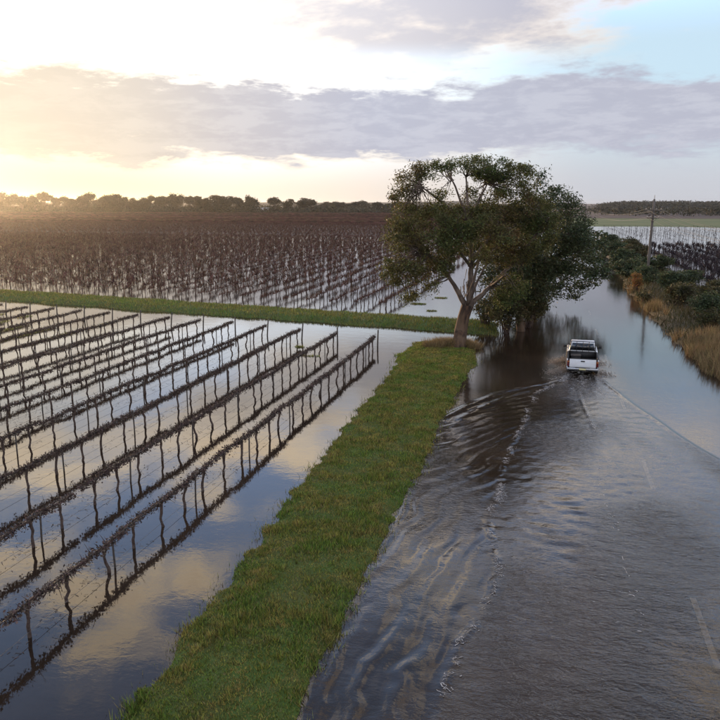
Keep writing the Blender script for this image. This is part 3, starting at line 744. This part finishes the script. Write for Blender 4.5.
def lobed_tree(name, base, Yd, lobes, trunk_pts, leafm, label, per=1.1, size=0.13, hang=0.15, seed=1, r0=0.25, cat='tree', group=None, clump=0.42, leaves=55):
    """tree whose lobes and limbs are given in photo pixels at distance Yd"""
    r = np.random.default_rng(seed); o3 = np.array(base); root = empty(name, base)
    W = lambda px, py, dy=0.0: np.array(at_depth(px, py, Yd + dy)) - o3
    S = Yd / F_PX
    lob = [(W(px, py, dy), (rx * S, rd, ry * S)) for (px, py, rx, ry, dy, rd) in lobes]
    tr = MB(); top = W(*trunk_pts[-1])
    pts = np.array([(0, 0, -0.5), (0, 0, 0.1)] + [W(*p) for p in trunk_pts])
    tr.tube(pts, np.linspace(r0 * 1.3, r0 * 0.7, len(pts)), 8, lump=0.1); tr.build('trunk', M['gum_bark'], root, True)
    br = MB(); Q, cen = lobe_leaves(lob, per, size, clump, 0.4, 0.5, hang, r, leaves)
    for c, _ in lob: limb(br, top, c, r0 * 0.45, 0.03, 0.12, 6, 5, r)
    L_ = np.array([c for c, _ in lob])
    for c in cen[r.random(len(cen)) < 0.35]:
        j = np.argmin(np.linalg.norm(L_ - c, axis=1)); limb(br, L_[j], c, 0.035, 0.012, 0.2, 4, 3, r)
    br.build('branches', M['limb_bark'], root, True); quads_obj('crown', Q, leafm, root)
    return tag(root, label, cat, group)

lobed_tree('gum_tree', at_ground(521, 331, 0.0), 60.0,
    [(500, 268, 24, 20, -1.5, 1.8), (520, 255, 30, 24, 0, 2.4), (505, 295, 20, 18, -1.5, 1.6), (528, 285, 18, 20, 0.5, 1.8), (548, 240, 26, 20, 0.5, 2.2), (552, 200, 22, 14, 0.8, 1.8),
     (566, 212, 16, 14, 1.0, 1.5), (570, 232, 24, 18, 0, 2.0), (540, 262, 26, 16, 0.5, 1.8), (578, 250, 22, 16, 0, 1.8), (560, 268, 18, 12, 1, 1.4), (538, 178, 8, 7, 0.6, .8)],
    [(518, 305), (515, 285), (524, 262, 0.3)], M['dark_leaf'], 'dark drooping gum tree behind the big gum with foliage reaching over the flooded road', seed=5, r0=0.3, per=1.6, size=0.11)
lobed_tree('gum_tree', at_ground(530, 322, 0.0), 74.0,
    [(584, 262, 22, 14, 0, 2.0), (575, 236, 18, 14, 0, 2.0), (588, 244, 16, 14, 1, 1.6), (596, 272, 14, 8, -1, 1.2), (570, 285, 15, 6, 0, 1.0), (556, 288, 10, 9, 0, 1.0), (545, 275, 14, 20, 0, 1.6), (586, 282, 9, 6, 0, .8), (573, 296, 5, 7, 0, .6), (535, 300, 11, 16, 0, 1.5), (530, 280, 16, 22, 0, 1.5)],
    [(534, 300), (540, 280), (552, 262, 0.2)], M['dark_leaf'], 'far dark tree behind the drooping gum whose low branches overhang the road', seed=6, r0=0.26, per=0.9, size=0.16)

def bush(base, rx, rz, leafm, label, seed, n_l=5, cat='shrub', group=None, per=1.5, size=0.12, name='shrub', bare=False):
    r = np.random.default_rng(seed); root = empty(name, base)
    lob = []
    for k in range(n_l):
        a = r.uniform(0, 6.28); d = r.uniform(0.0, 0.55) * rx
        lob.append((np.array((math.cos(a) * d, math.sin(a) * d, rz * r.uniform(0.40, 0.72))), np.array((rx * r.uniform(.4, .62), rx * r.uniform(.4, .62), rz * r.uniform(.26, .42)))))
    Q, cen = lobe_leaves(lob, per, size, 0.26, 0.5, 0.1, 0.08, r, 34)
    Q = Q[Q[:, :, 2].min(1) > -0.1]
    st = MB()
    for c in cen[:26]: limb(st, (r.normal(0, .12), r.normal(0, .12), -0.25), c, 0.05, 0.012, 0.12, 5, 4, r)
    st.build('stems', M['limb_bark'] if bare else M['bark'], root); quads_obj('foliage', Q, leafm, root)
    return tag(root, label, cat, group)
def gb(x, y): return (x, y, float(rbank_h(np.array([x]), np.array([y]))[0]))
# understorey below the big gum, at the water's edge
bush((-2.9, 58.3, 0.0), 2.3, 3.6, M['wattle_leaf'], 'olive brown wattle bush at the water behind the big gum trunk', 31, 6)
bush((-1.4, 61.5, 0.0), 2.3, 4.8, M['wattle_leaf'], 'tall brown green bush beneath the drooping gum by the road', 32, 7)
bush((-4.6, 61.0, 0.2), 1.5, 2.2, M['wattle_leaf'], 'low olive bush on the bank end behind the big gum', 33, 5)
bush((-1.3, 66.5, 0.0), 2.2, 5.2, M['dark_leaf'], 'dark bush at the flooded road edge beyond the brown green bush', 34, 7)
# right roadside shrubs
bush(gb(9.9, 88.0), 1.1, 2.2, M['rust_leaf'], 'rust orange bush at the flooded road edge left of the pole', 40, 5)
bush(gb(9.9, 79.0), 0.9, 1.4, M['wattle_leaf'], 'small yellowish bush in front of the rust orange bush', 41, 4)
rs = [(12.2, 75, 2.0, 2.7, 'wattle_leaf', 'rounded olive shrub behind the small yellowish bush'), (13.2, 66.5, 2.1, 2.8, 'dark_leaf', 'broad dark green shrub above the tall dry grass'),
      (15.3, 72, 2.1, 2.6, 'wattle_leaf', 'olive shrub behind the broad dark green shrub'), (15.6, 60.0, 2.0, 2.4, 'dark_leaf', 'low dark shrub behind the golden dry grass'), (12.3, 61.0, 1.3, 1.7, 'wattle_leaf', 'little olive shrub rising out of the golden dry grass'),
      (11.6, 95, 2.2, 2.8, 'dark_leaf', 'dark shrub at the foot of the power pole'), (13.4, 87, 2.2, 2.7, 'dark_leaf', 'dark green shrub right of the rust orange bush'), (17.4, 82, 2.2, 2.4, 'wattle_leaf', 'brownish shrub beside the dark vine rows'),
      (16.6, 96, 2.2, 2.4, 'dark_leaf', 'dense dark shrub at the end of the dark vine rows'), (10.8, 106, 2.2, 3.0, 'dark_leaf', 'tall dark shrub behind the power pole by the road'), (14.5, 112, 2.5, 2.6, 'dark_leaf', 'wide dark shrub behind the pole near the vines'),
      (11.2, 120, 2.5, 3.2, 'dark_leaf', 'dark shrub where the road bends out of sight'), (14.5, 132, 3.0, 3.0, 'wattle_leaf', 'olive shrub in the hedge line beyond the pole'), (12.0, 142, 3.0, 3.4, 'dark_leaf', 'dark shrub in the hedge line beyond the olive one'),
      (15.5, 156, 3.4, 3.2, 'wattle_leaf', 'reddish brown shrub mound in the hedge line before the open water'), (12.5, 172, 3.4, 3.6, 'dark_leaf', 'last dark shrub of the hedge line by the open water'), (19.0, 68.5, 1.6, 1.8, 'wattle_leaf', 'straggly shrub at the near corner of the dark vine rows')]
for k, (x, y, rx, rz, lm, lab) in enumerate(rs):
    bush(gb(x, y), rx, rz * 0.88, M[lm], lab, 50 + k, 8, group='shrubs along the right roadside', per=1.1 if y > 100 else 1.5, size=0.12 if y < 100 else 0.18, bare=(k == 16))

def wood(name, x0, x1, y0, y1, hf, n, label, hgt=9.0, seed=1):
    r = np.random.default_rng(seed); out = []
    x = r.uniform(x0, x1, n); y = r.uniform(y0, y1, n); z = hf(x, y)
    for X, Y_, Z in zip(x, y, z):
        H = hgt * r.uniform(0.45, 1.2); k = 26
        out.append(np.stack([r.normal(X, 3.2, k), r.normal(Y_, 3, k), Z + H * r.beta(2.2, 1.4, k)], -1))
    Q = leaf_quads(np.concatenate(out), 1.5, 0.1, r); m = len(Q)
    tag(link(name, np_mesh(name, Q.reshape(-1, 3), np.arange(4 * m).reshape(m, 4)), M['far_leaf']), label, kind='stuff')
# far windbreak
def far_tree_meshes(seed):
    r = np.random.default_rng(seed); tr = MB(); H = 15.0
    tp = np.array([(0, 0, -0.5), (r.normal(0, .3), 0, 3.0), (r.normal(0, .6), 0, 6.5)]); tr.tube(tp, [0.75, 0.6, 0.45], 6)
    lob = []
    for k in range(int(r.integers(9, 13))):
        a = r.uniform(0, 6.28); d = r.uniform(0.8, 5.0)
        c = np.array((math.cos(a) * d, math.sin(a) * d, (r.uniform(0.55, 0.92) if k < 6 else r.uniform(0.12, 0.45)) * H - 0.2 * d)); lob.append((c, np.array((r.uniform(1.8, 3.2), r.uniform(1.8, 3.2), r.uniform(1.2, 2.2)))))
        limb(tr, tp[-1] - (0, 0, r.uniform(0, 3)), c, 0.22, 0.06, 0.1, 5, 4, r)
    Q, _ = lobe_leaves(lob, 0.42, 0.6, 0.9, 0.4, 0.3, 0.9, r, 22)
    n = len(Q); cm = np_mesh('crown', Q.reshape(-1, 3), np.arange(4 * n).reshape(n, 4)); tm = tr.mesh('trunk', True)
    cm.materials.append(M['far_leaf']); tm.materials.append(M['far_bark']); return tm, cm
FT = [far_tree_meshes(200 + k) for k in range(7)]
def far_tree(x, y, s, sx, label, group, k=None):
    t = empty('windbreak_tree', (x, y, 0.25), rng.uniform(0, 6.28)); t.scale = (sx, sx, s)
    k = int(rng.integers(7)) if k is None else k
    link('trunk', FT[k][0], None, t); link('crown', FT[k][1], None, t); tag(t, label, 'tree', group)
tops = [(-6,190),(8,195),(22,192),(36,194),(46,193),(58,196),(68,198),(78,196),(86,192),(98,197),(108,193),(116,194),(126,196),(136,198),(146,197),(158,195),(166,192),(178,193),(190,197),(200,196),(208,197),(218,195),(227,196),(236,198),(251,194),(243,200)]
for (px, py) in tops:
    Y = rng.uniform(640, 730); g = at_depth(px, 212, Y); top = at_depth(px, py - 1, Y)
    s = max(0.5, (top.z - 0.25) / 15.0); far_tree(g.x, Y, s, s * rng.uniform(0.95, 1.3), 'tall gum in the unbroken windbreak left of the pale shed', 'gum trees of the far windbreak')
for (px, py) in [(275, 198), (287, 199), (301, 198), (311, 200)]:
    Y = rng.uniform(640, 700); g = at_depth(px, 212, Y); top = at_depth(px, py - 1, Y); s = (top.z - .25) / 15
    far_tree(g.x, Y, s, s * 1.3, 'gum in the short clump right of the pale shed', 'clump of far gums')
for px in (334, 345, 356, 366, 378, 390, 402, 325):
    Y = rng.uniform(690, 760); g = at_depth(px, 212, Y); top = at_depth(px, 200 + rng.uniform(-1, 2), Y); s = (top.z - .25) / 15
    far_tree(g.x, Y, s, s * 1.6, 'low gum in the belt that runs behind the big gum', 'low belt of far gums')
wood('windbreak_undergrowth', -760, -30, 640, 760, lambda x, y: np.full_like(x, 0.2), 900, 'dense low undergrowth beneath the far windbreak gums', 6.5, 8)
# pale farm shed between the windbreak clumps
g = at_depth(262, 212, 690)
sh = empty('farm_shed', (g.x, 690, 0.3), R(20))
m_ = MB(); m_.box((0, 0, 1.6), (16, 8, 3.2)); m_.build('wall', M['wall'], sh)
m_ = MB(); m_.add([(-8.4, -4.4, 3.1), (8.4, -4.4, 3.1), (8.4, 0, 5.0), (-8.4, 0, 5.0), (8.4, 4.4, 3.1), (-8.4, 4.4, 3.1), (-8.4, -4.4, 3.3), (8.4, -4.4, 3.3), (8.4, 0, 5.2), (-8.4, 0, 5.2), (8.4, 4.4, 3.3), (-8.4, 4.4, 3.3)],
    [(6, 7, 8, 9), (9, 8, 10, 11), (1, 0, 3, 2), (2, 3, 5, 4), (0, 1, 7, 6), (4, 5, 11, 10), (1, 2, 8, 7), (2, 4, 10, 8), (3, 0, 6, 9), (5, 3, 9, 11)]); m_.build('roof', M['roof'], sh)
m_ = MB(); m_.box((0, -4.03, 1.4), (4.0, 0.1, 2.8)); m_.build('door', M['black'], sh)
tag(sh, 'small pale farm shed with an iron roof between the far gums', 'shed')

# wooded country on the right horizon
def ridge(name, x0, x1, y0, y1, h, seed):
    xs = np.linspace(x0, x1, 80); ys = np.linspace(y0, y1, 14)
    hf = lambda X, Y: 0.2 + h * np.sin(np.pi * np.clip((Y - y0) / (y1 - y0), 0, 1)) * (0.35 + 0.9 * fbm(X, Y, 0.004, seed)) * sstep(X, x0, x0 + 80) * (1 - sstep(X, x1 - 80, x1))
    tag(link(name, grid_mesh(name, xs, ys, hf), M['ridge']), kind='structure'); return hf
h1 = ridge('hill', 60, 1500, 1150, 1700, 5, 71); wood('distant_wood', 80, 900, 1160, 1500, h1, 2600, 'dark wooded rise on the horizon beyond the flooded right block', 8, 3)
flat = lambda x, y: np.full_like(x, 0.2)
wood('scattered_trees', 40, 420, 600, 1000, flat, 520, 'low scattered trees and hedges in front of the wooded rise', 5, 4)
h2 = ridge('hill', -2600, -200, 2300, 3200, 16, 73); wood('distant_wood', -1500, 100, 1300, 1700, flat, 420, 'thin line of far woodland behind the windbreak trees', 9, 5)

# ------------------------------------------------------------------ power poles and lines
def power_pole(x, y, z, label, H=10.0, lean=(0.0, 0.0)):
    root = empty('power_pole', (x, y, z)); root.rotation_euler = (R(lean[0]), R(lean[1]), 0)
    m = MB(); m.tube([(0, 0, -1.0), (0, 0, 4), (0, 0, 8), (0, 0, H)], [0.19, 0.175, 0.15, 0.12], 10); m.build('post', M['pole'], root, True)
    for zc, wd in ((H - 1.4, 2.0), (H - 2.4, 1.5)):
        c = MB(); c.box((0, -0.16, zc), (wd, 0.10, 0.12)); co = c.build('crossarm', M['pole'], root, bevel=0.01)
        for sx in (-0.46, -0.18, 0.18, 0.46):
            i = MB(); zc2 = zc + 0.06; i.tube([(sx * wd, -0.16, zc2), (sx * wd, -0.16, zc2 + .05), (sx * wd, -0.16, zc2 + .08), (sx * wd, -0.16, zc2 + .16), (sx * wd, -0.16, zc2 + .20)], [.02, .02, .055, .045, .02], 8); i.build('insulator', M['ceramic'], co)
        for s in (-1, 1):
            b = MB(); b.tube([(s * wd * .32, -0.16, zc - 0.05), (s * 0.02, -0.14, zc - 0.60)], .02, 4); b.build('brace', M['steel'], root)
    p = MB(); p.tube([(0, 0, H - .02), (0, 0, H + .35), (0, 0, H + .55)], [.03, .045, .02], 8); p.build('top_insulator', M['ceramic'], root)
    tag(root, label, 'power pole', 'power poles along the road')
PP = [(16.6, 38.0, 'timber power pole on the roadside bank close to the drowned road markings'), (12.9, 104.0, 'timber power pole with two crossarms rising out of the roadside shrubs'), (10.6, 240.0, 'far power pole standing in open water beyond the hedge line')]
for x, y, lab in PP: power_pole(x, y, gb(x, y)[2] if y < 200 else -0.3, lab, lean=(0, 0.8))
for a, b in zip(PP[:-1], PP[1:]):
    for zc, wd in ((10.0 - 1.4, 2.0), (10.0 - 2.4, 1.5)):
        for sx in (-0.46, 0.18, 0.46):
            t = np.linspace(0, 1, 24); m = MB()
            p = np.stack([a[0] + (b[0] - a[0]) * t + sx * wd + 0.15, a[1] + (b[1] - a[1]) * t - 0.16, zc + 0.62 - 4 * 1.6 * t * (1 - t)], -1)
            m.tube(p, 0.014, 3, cap=False)
            tag(m.build('power_line', M['steel']), 'thin overhead wire sagging from the %s pole crossarms' % ('upper' if wd == 2.0 else 'lower'), 'power line', 'overhead wires between the roadside poles')

# ------------------------------------------------------------------ the ute
def ute():
    root = empty('utility_truck', (2.42, 47.2, -0.10), R(-1.5)); root.scale = (1.04, 1, 1)
    def prism(profile, hw, m, name, parent=root, bevel=0.03, hw_top=None, ztop=None):
        n = len(profile); mb = MB(); V = []
        for s in (-1, 1):
            for (y, z) in profile:
                w = hw
                if hw_top is not None and z > ztop: w = hw_top
                V.append((s * w, y, z))
        mb.add(V, [(i, (i + 1) % n, n + (i + 1) % n, n + i) for i in range(n)])
        me_o = mb
        o = me_o.mesh(name); bm = bmesh.new(); bm.from_mesh(o); bm.verts.ensure_lookup_table()
        bm.faces.new([bm.verts[i] for i in range(n)]); bm.faces.new([bm.verts[n + i] for i in reversed(range(n))])
        bmesh.ops.recalc_face_normals(bm, faces=bm.faces); bm.to_mesh(o); bm.free()
        ob = link(name, o, m, parent)
        if bevel:
            b = ob.modifiers.new('bevel', 'BEVEL'); b.width = bevel; b.segments = 2; b.limit_method = 'ANGLE'
        return ob
    # local: +y forward, rear axle y=-1.55, front axle y=1.5 ; tailgate at y=-2.55
    prism([(-0.42, 0.42), (0.98, 0.40), (1.05, 0.62), (1.25, 0.80), (1.75, 0.80), (1.95, 0.62), (2.02, 0.42), (2.45, 0.46), (2.52, 0.80), (2.40, 1.00), (1.15, 1.12), (0.95, 1.14), (-0.42, 1.14)], 0.875, M['white'], 'body', bevel=0.05)
    prism([(-0.40, 1.12), (1.05, 1.12), (0.42, 1.70), (0.25, 1.745), (-0.22, 1.745), (-0.34, 1.70)], 0.80, M['white'], 'cab', bevel=0.05, hw_top=0.66, ztop=1.5)
    def pane(V, name='window'):
        m = MB(); V = np.array(V, float); nrm = np.cross(V[1] - V[0], V[2] - V[0]); nrm /= np.linalg.norm(nrm)
        m.add(np.concatenate([V, V - nrm * 0.012]), [(0, 1, 2, 3), (7, 6, 5, 4), (0, 4, 5, 1), (1, 5, 6, 2), (2, 6, 7, 3), (3, 7, 4, 0)]); m.build(name, M['glass'], root)
    pane([(-0.70, -0.405, 1.20), (0.70, -0.405, 1.20), (0.59, -0.352, 1.64), (-0.59, -0.352, 1.64)], 'rear_window')
    pane([(0.72, 1.02, 1.17), (-0.72, 1.02, 1.17), (-0.61, 0.47, 1.67), (0.61, 0.47, 1.67)], 'windscreen')
    for s in (-1, 1):
        V = [(s * 0.808, -0.28, 1.18), (s * 0.808, 0.86, 1.18), (s * 0.672, 0.42, 1.62), (s * 0.672, -0.22, 1.62)]
        pane(V if s > 0 else V[::-1], 'side_window')
    # tray
    m = MB(); m.box((0, -1.49, 0.62), (1.60, 2.10, 0.10)); m.build('tray_floor', M['black'], root)
    for s in (-1, 1):
        prism([(-2.52, 0.50), (-2.02, 0.48), (-1.95, 0.64), (-1.75, 0.82), (-1.35, 0.82), (-1.15, 0.64), (-1.08, 0.46), (-0.46, 0.46), (-0.46, 1.08), (-2.52, 1.08)], 0.03, M['white'], 'tray_side', bevel=0.012).location.x = s * 0.845
        l = MB(); l.box((s * 0.79, -1.49, 0.88), (0.04, 2.04, 0.40)); l.build('tray_liner', M['black'], root)
        rl = MB(); rl.box((s * 0.83, -1.49, 1.105), (0.11, 2.06, 0.04)); rl.build('tray_rail', M['black'], root, bevel=0.01)
        fl = MB(); th = np.linspace(0, np.pi, 11)
        for ya in (-1.55, 1.5):
            fl.tube(np.stack([np.full(11, s * 0.885), ya + 0.43 * np.cos(th), 0.40 + 0.44 * np.sin(th)], -1), 0.028, 5)
        fl.build('wheel_arch', M['black'], root)
        tl = MB(); tl.box((s * 0.80, -2.535, 0.80), (0.13, 0.06, 0.34)); lo = tl.build('tail_light', M['tail'], root, bevel=0.012)
        am = MB(); am.box((s * 0.80, -2.57, 0.90), (0.12, 0.015, 0.09)); am.build('indicator', M['amber'], lo)
        mr = MB(); mr.box((s * 1.02, 0.72, 1.22), (0.20, 0.09, 0.17)); mo = mr.build('side_mirror', M['black'], root, bevel=0.03)
        ar = MB(); ar.tube([(s * 0.84, 0.74, 1.12), (s * 0.95, 0.73, 1.18)], 0.02, 5); ar.build('mirror_arm', M['black'], mo)
        hd = MB(); hd.box((s * 0.66, 2.50, 0.80), (0.34, 0.06, 0.16)); hd.build('headlight', M['chrome'], root, bevel=0.02)
        dh = MB(); dh.box((s * 0.885, 0.0, 0.98), (0.02, 0.14, 0.035)); dh.build('door_handle', M['black'], root)
    fl_ = MB(); fl_.box((0, -0.475, 0.90), (1.62, 0.05, 0.50)); fl_.build('tray_headboard', M['black'], root)
    tg = MB(); tg.box((0, -2.545, 0.83), (1.45, 0.055, 0.50)); to = tg.build('tailgate', M['white'], root, bevel=0.02)
    h_ = MB(); h_.box((0, -2.578, 0.95), (0.22, 0.02, 0.07)); h_.build('tailgate_handle', M['black'], to)
    ri = MB(); ri.box((0, -2.576, 0.70), (1.30, 0.012, 0.03)); ri.build('tailgate_crease', M['white'], to)
    tp = MB(); tp.box((0, -2.545, 1.095), (1.48, 0.075, 0.03)); tp.build('tailgate_cap', M['black'], to)
    bp = MB(); bp.box((0, -2.66, 0.50), (1.70, 0.16, 0.15)); bo = bp.build('rear_bumper', M['chrome'], root, bevel=0.03)
    stp = MB(); stp.box((0, -2.67, 0.582), (0.8, 0.14, 0.012)); stp.build('bumper_step', M['black'], bo)
    pl = MB(); pl.box((0, -2.745, 0.50), (0.37, 0.012, 0.11)); pl.build('number_plate', M['plate'], bo)
    fb = MB(); fb.box((0, 2.56, 0.52), (1.70, 0.16, 0.22)); fb.build('front_bumper', M['black'], root, bevel=0.04)
    # headboard frame and roof bars
    hb = MB()
    for s in (-1, 1): hb.tube([(s * 0.72, -0.52, 1.08), (s * 0.68, -0.52, 1.78)], 0.028, 6)
    for z in (1.40, 1.78): hb.tube([(-0.71, -0.52, z), (0.71, -0.52, z)], 0.024, 6)
    for x in (-0.35, 0, 0.35): hb.tube([(x, -0.52, 1.08), (x, -0.52, 1.78)], 0.014, 5)
    hb.build('headboard_frame', M['black'], root)
    an = MB(); an.tube([(-0.80, 0.95, 1.12), (-0.84, 0.80, 1.95)], 0.008, 4); an.build('aerial', M['black'], root)
    us = MB(); us.box((0, -0.05, 0.42), (1.3, 4.6, 0.22)); us.build('chassis', M['black'], root)
    ta = MB(); th = np.linspace(0, 2 * np.pi, 25)[:-1]
    def wheel(x, y):
        w = MB(); k = len(th)
        prof = [(-0.115, 0.24), (-0.12, 0.33), (-0.09, 0.365), (0.09, 0.365), (0.12, 0.33), (0.115, 0.24)]
        V = np.array([[(px_, r_ * math.cos(a), r_ * math.sin(a)) for a in th] for px_, r_ in prof]).reshape(-1, 3)
        q = [(i * k + j, i * k + (j + 1) % k, ((i + 1) % 6) * k + (j + 1) % k, ((i + 1) % 6) * k + j) for i in range(6) for j in range(k)]
        w.add(V, q); e = w.build('wheel', M['rubber'], root, True); e.location = (x, y, 0.365)
        rm = MB(); rm.tube([(-0.10, 0, 0), (-0.07, 0, 0), (0.07, 0, 0), (0.10, 0, 0)], [0.12, 0.238, 0.238, 0.12], 16); rm.build('rim', M['rim'], e)
    for x in (-0.76, 0.76):
        for y in (-1.55, 1.5): wheel(x, y)
    # load in the tray: dark bins and a folded tarpaulin
    tag(root, 'white utility truck with a dark tray driving away through the flood', 'truck')
    tb = empty('storage_box', (2.42 - 0.42, 46.1, 0.575), R(-1.5)); m = MB(); m.box((0, 0, 0.17), (0.55, 0.5, 0.34)); m.build('tub', M['black'], tb, bevel=0.02); m = MB(); m.box((0, 0, 0.36), (0.60, 0.55, 0.035)); m.build('lid', M['post'], tb, bevel=0.012)
    tag(tb, 'small dark lidded box lying in the tray of the truck', 'box')
ute()

# spray thrown up by the wheels and foam along the wake
def droplets(name, C, s, m, label):
    n = len(C); T = np.array([(1, 1, 1), (1, -1, -1), (-1, 1, -1), (-1, -1, 1)]) * 0.6
    V = C[:, None, :] + T[None] * np.asarray(s).reshape(-1, 1, 1)
    b = (np.arange(n) * 4)[:, None]
    Fc = np.concatenate([b + np.array([f]) for f in ((0, 1, 2), (0, 3, 1), (0, 2, 3), (1, 3, 2))])
    return tag(link(name, np_mesh(name, V.reshape(-1, 3), Fc), m), label, kind='stuff')
C = []
for (x, y, n, dx, sp) in ((1.50, 45.5, 1500, -0.55, 0.55), (3.35, 45.5, 450, 0.35, 0.35), (1.45, 48.7, 700, -0.45, 0.40), (3.4, 48.7, 300, 0.3, 0.30)):
    t = rng.random(n) ** 1.5
    C.append(np.stack([x + dx * t * 1.9 + rng.normal(0, 0.10 + 0.12 * t, n), y - 1.2 * t * rng.random(n) + rng.normal(0, .22, n), np.abs(rng.normal(0, sp * 0.42, n)) * (1 - t * .75)], -1))
C = np.concatenate(C); droplets('wheel_spray', C, rng.uniform(0.008, 0.030, len(C)), M['muddy_spray'], 'muddy spray thrown up beside the wheels of the truck')
C = []
n = 2600; y = rng.uniform(13.5, 42, n); fo = FOAM(y); k = fbm(y, y * 0, 0.9, 81) + 0.7 * fbm(y, y * 0, 4.0, 82)
y = y[(k > 0.84) & ((y > 21) | (rng.random(n) < 0.3))]; x = FOAM(y) + rng.normal(0, 0.03, len(y)) + rng.exponential(0.07, len(y)) * (rng.random(len(y)) < 0.4); C.append(np.stack([x, y, 0.02 + 0 * y], -1))
for (xa, ya, xb, yb, n) in ((1.9, 43.6, 2.5, 33, 90), (2.6, 44.0, 3.3, 40, 110), (2.3, 30, 2.6, 17, 40), (1.65, 45.2, 1.2, 42.5, 420), (3.2, 45.2, 3.4, 42.8, 300), (2.4, 44.6, 2.4, 41.5, 240)):
    t = rng.random(n); C.append(np.stack([xa + (xb - xa) * t + rng.normal(0, .10, n), ya + (yb - ya) * t, np.full(n, .02)], -1))
t = rng.random(260); C.append(np.stack([1.6 + rng.normal(0, .25, 260) - 0.9 * t, 45.2 - 2.2 * t + rng.normal(0, .3, 260), np.full(260, .025)], -1))
C = np.concatenate(C); n = len(C)
NS = 7
a0 = rng.normal(0.35, 0.9, n)[:, None] + np.cumsum(rng.normal(0, 0.55, (n, NS)), axis=1)
stp = rng.gamma(2.0, 0.006, n)[:, None] + 0.004
px_ = C[:, 0:1] + np.cumsum(np.sin(a0) * stp, 1); py_ = C[:, 1:2] + np.cumsum(np.cos(a0) * stp, 1)
wd = (rng.gamma(1.5, 0.0028, n) + 0.002)[:, None] * np.array([0.2, 0.8, 1.2, 1.0, 1.3, 0.7, 0.15])[None] * rng.uniform(0.5, 1.5, (n, NS))
zf = water_fields(px_, py_)[0] + 0.010
Lp = np.stack([px_ - np.cos(a0) * wd, py_ + np.sin(a0) * wd, zf], -1); Rp = np.stack([px_ + np.cos(a0) * wd, py_ - np.sin(a0) * wd, zf + 0.004], -1)
V = np.stack([Lp, Rp], 2).reshape(-1, 3)
b = (np.arange(n) * NS * 2)[:, None, None] + (np.arange(NS - 1) * 2)[None, :, None] + np.array([0, 1, 3, 2])[None, None]
tag(link('wake_foam', np_mesh('wake_foam', V, b.reshape(-1, 4)), M['foam']), 'white foam flecks along the breaking edge of the wake', kind='stuff')

# ------------------------------------------------------------------ evening haze
def haze():
    m = bpy.data.materials.new('haze'); m.use_nodes = True; t = NT(m.node_tree); t.n.clear()
    out = t.node('ShaderNodeOutputMaterial'); v = t.node('ShaderNodeVolumePrincipled')
    v.inputs['Color'].default_value = (0.93, 0.93, 0.95, 1); v.inputs['Density'].default_value = 0.00006; v.inputs['Anisotropy'].default_value = 0.84
    t.l.new(v.outputs[0], out.inputs['Volume'])
    mb = MB(); mb.box((0, 4000, 13.4), (11000, 9300, 29.8))
    o = mb.build('haze', m); tag(o, 'thin golden evening haze over the flooded country', kind='stuff')
haze()
scene.cycles.volume_bounces = 0
scene.cycles.max_bounces = 8
scene.cycles.transparent_max_bounces = 16
print('vines as things', n_vines, 'rest', len(rest))
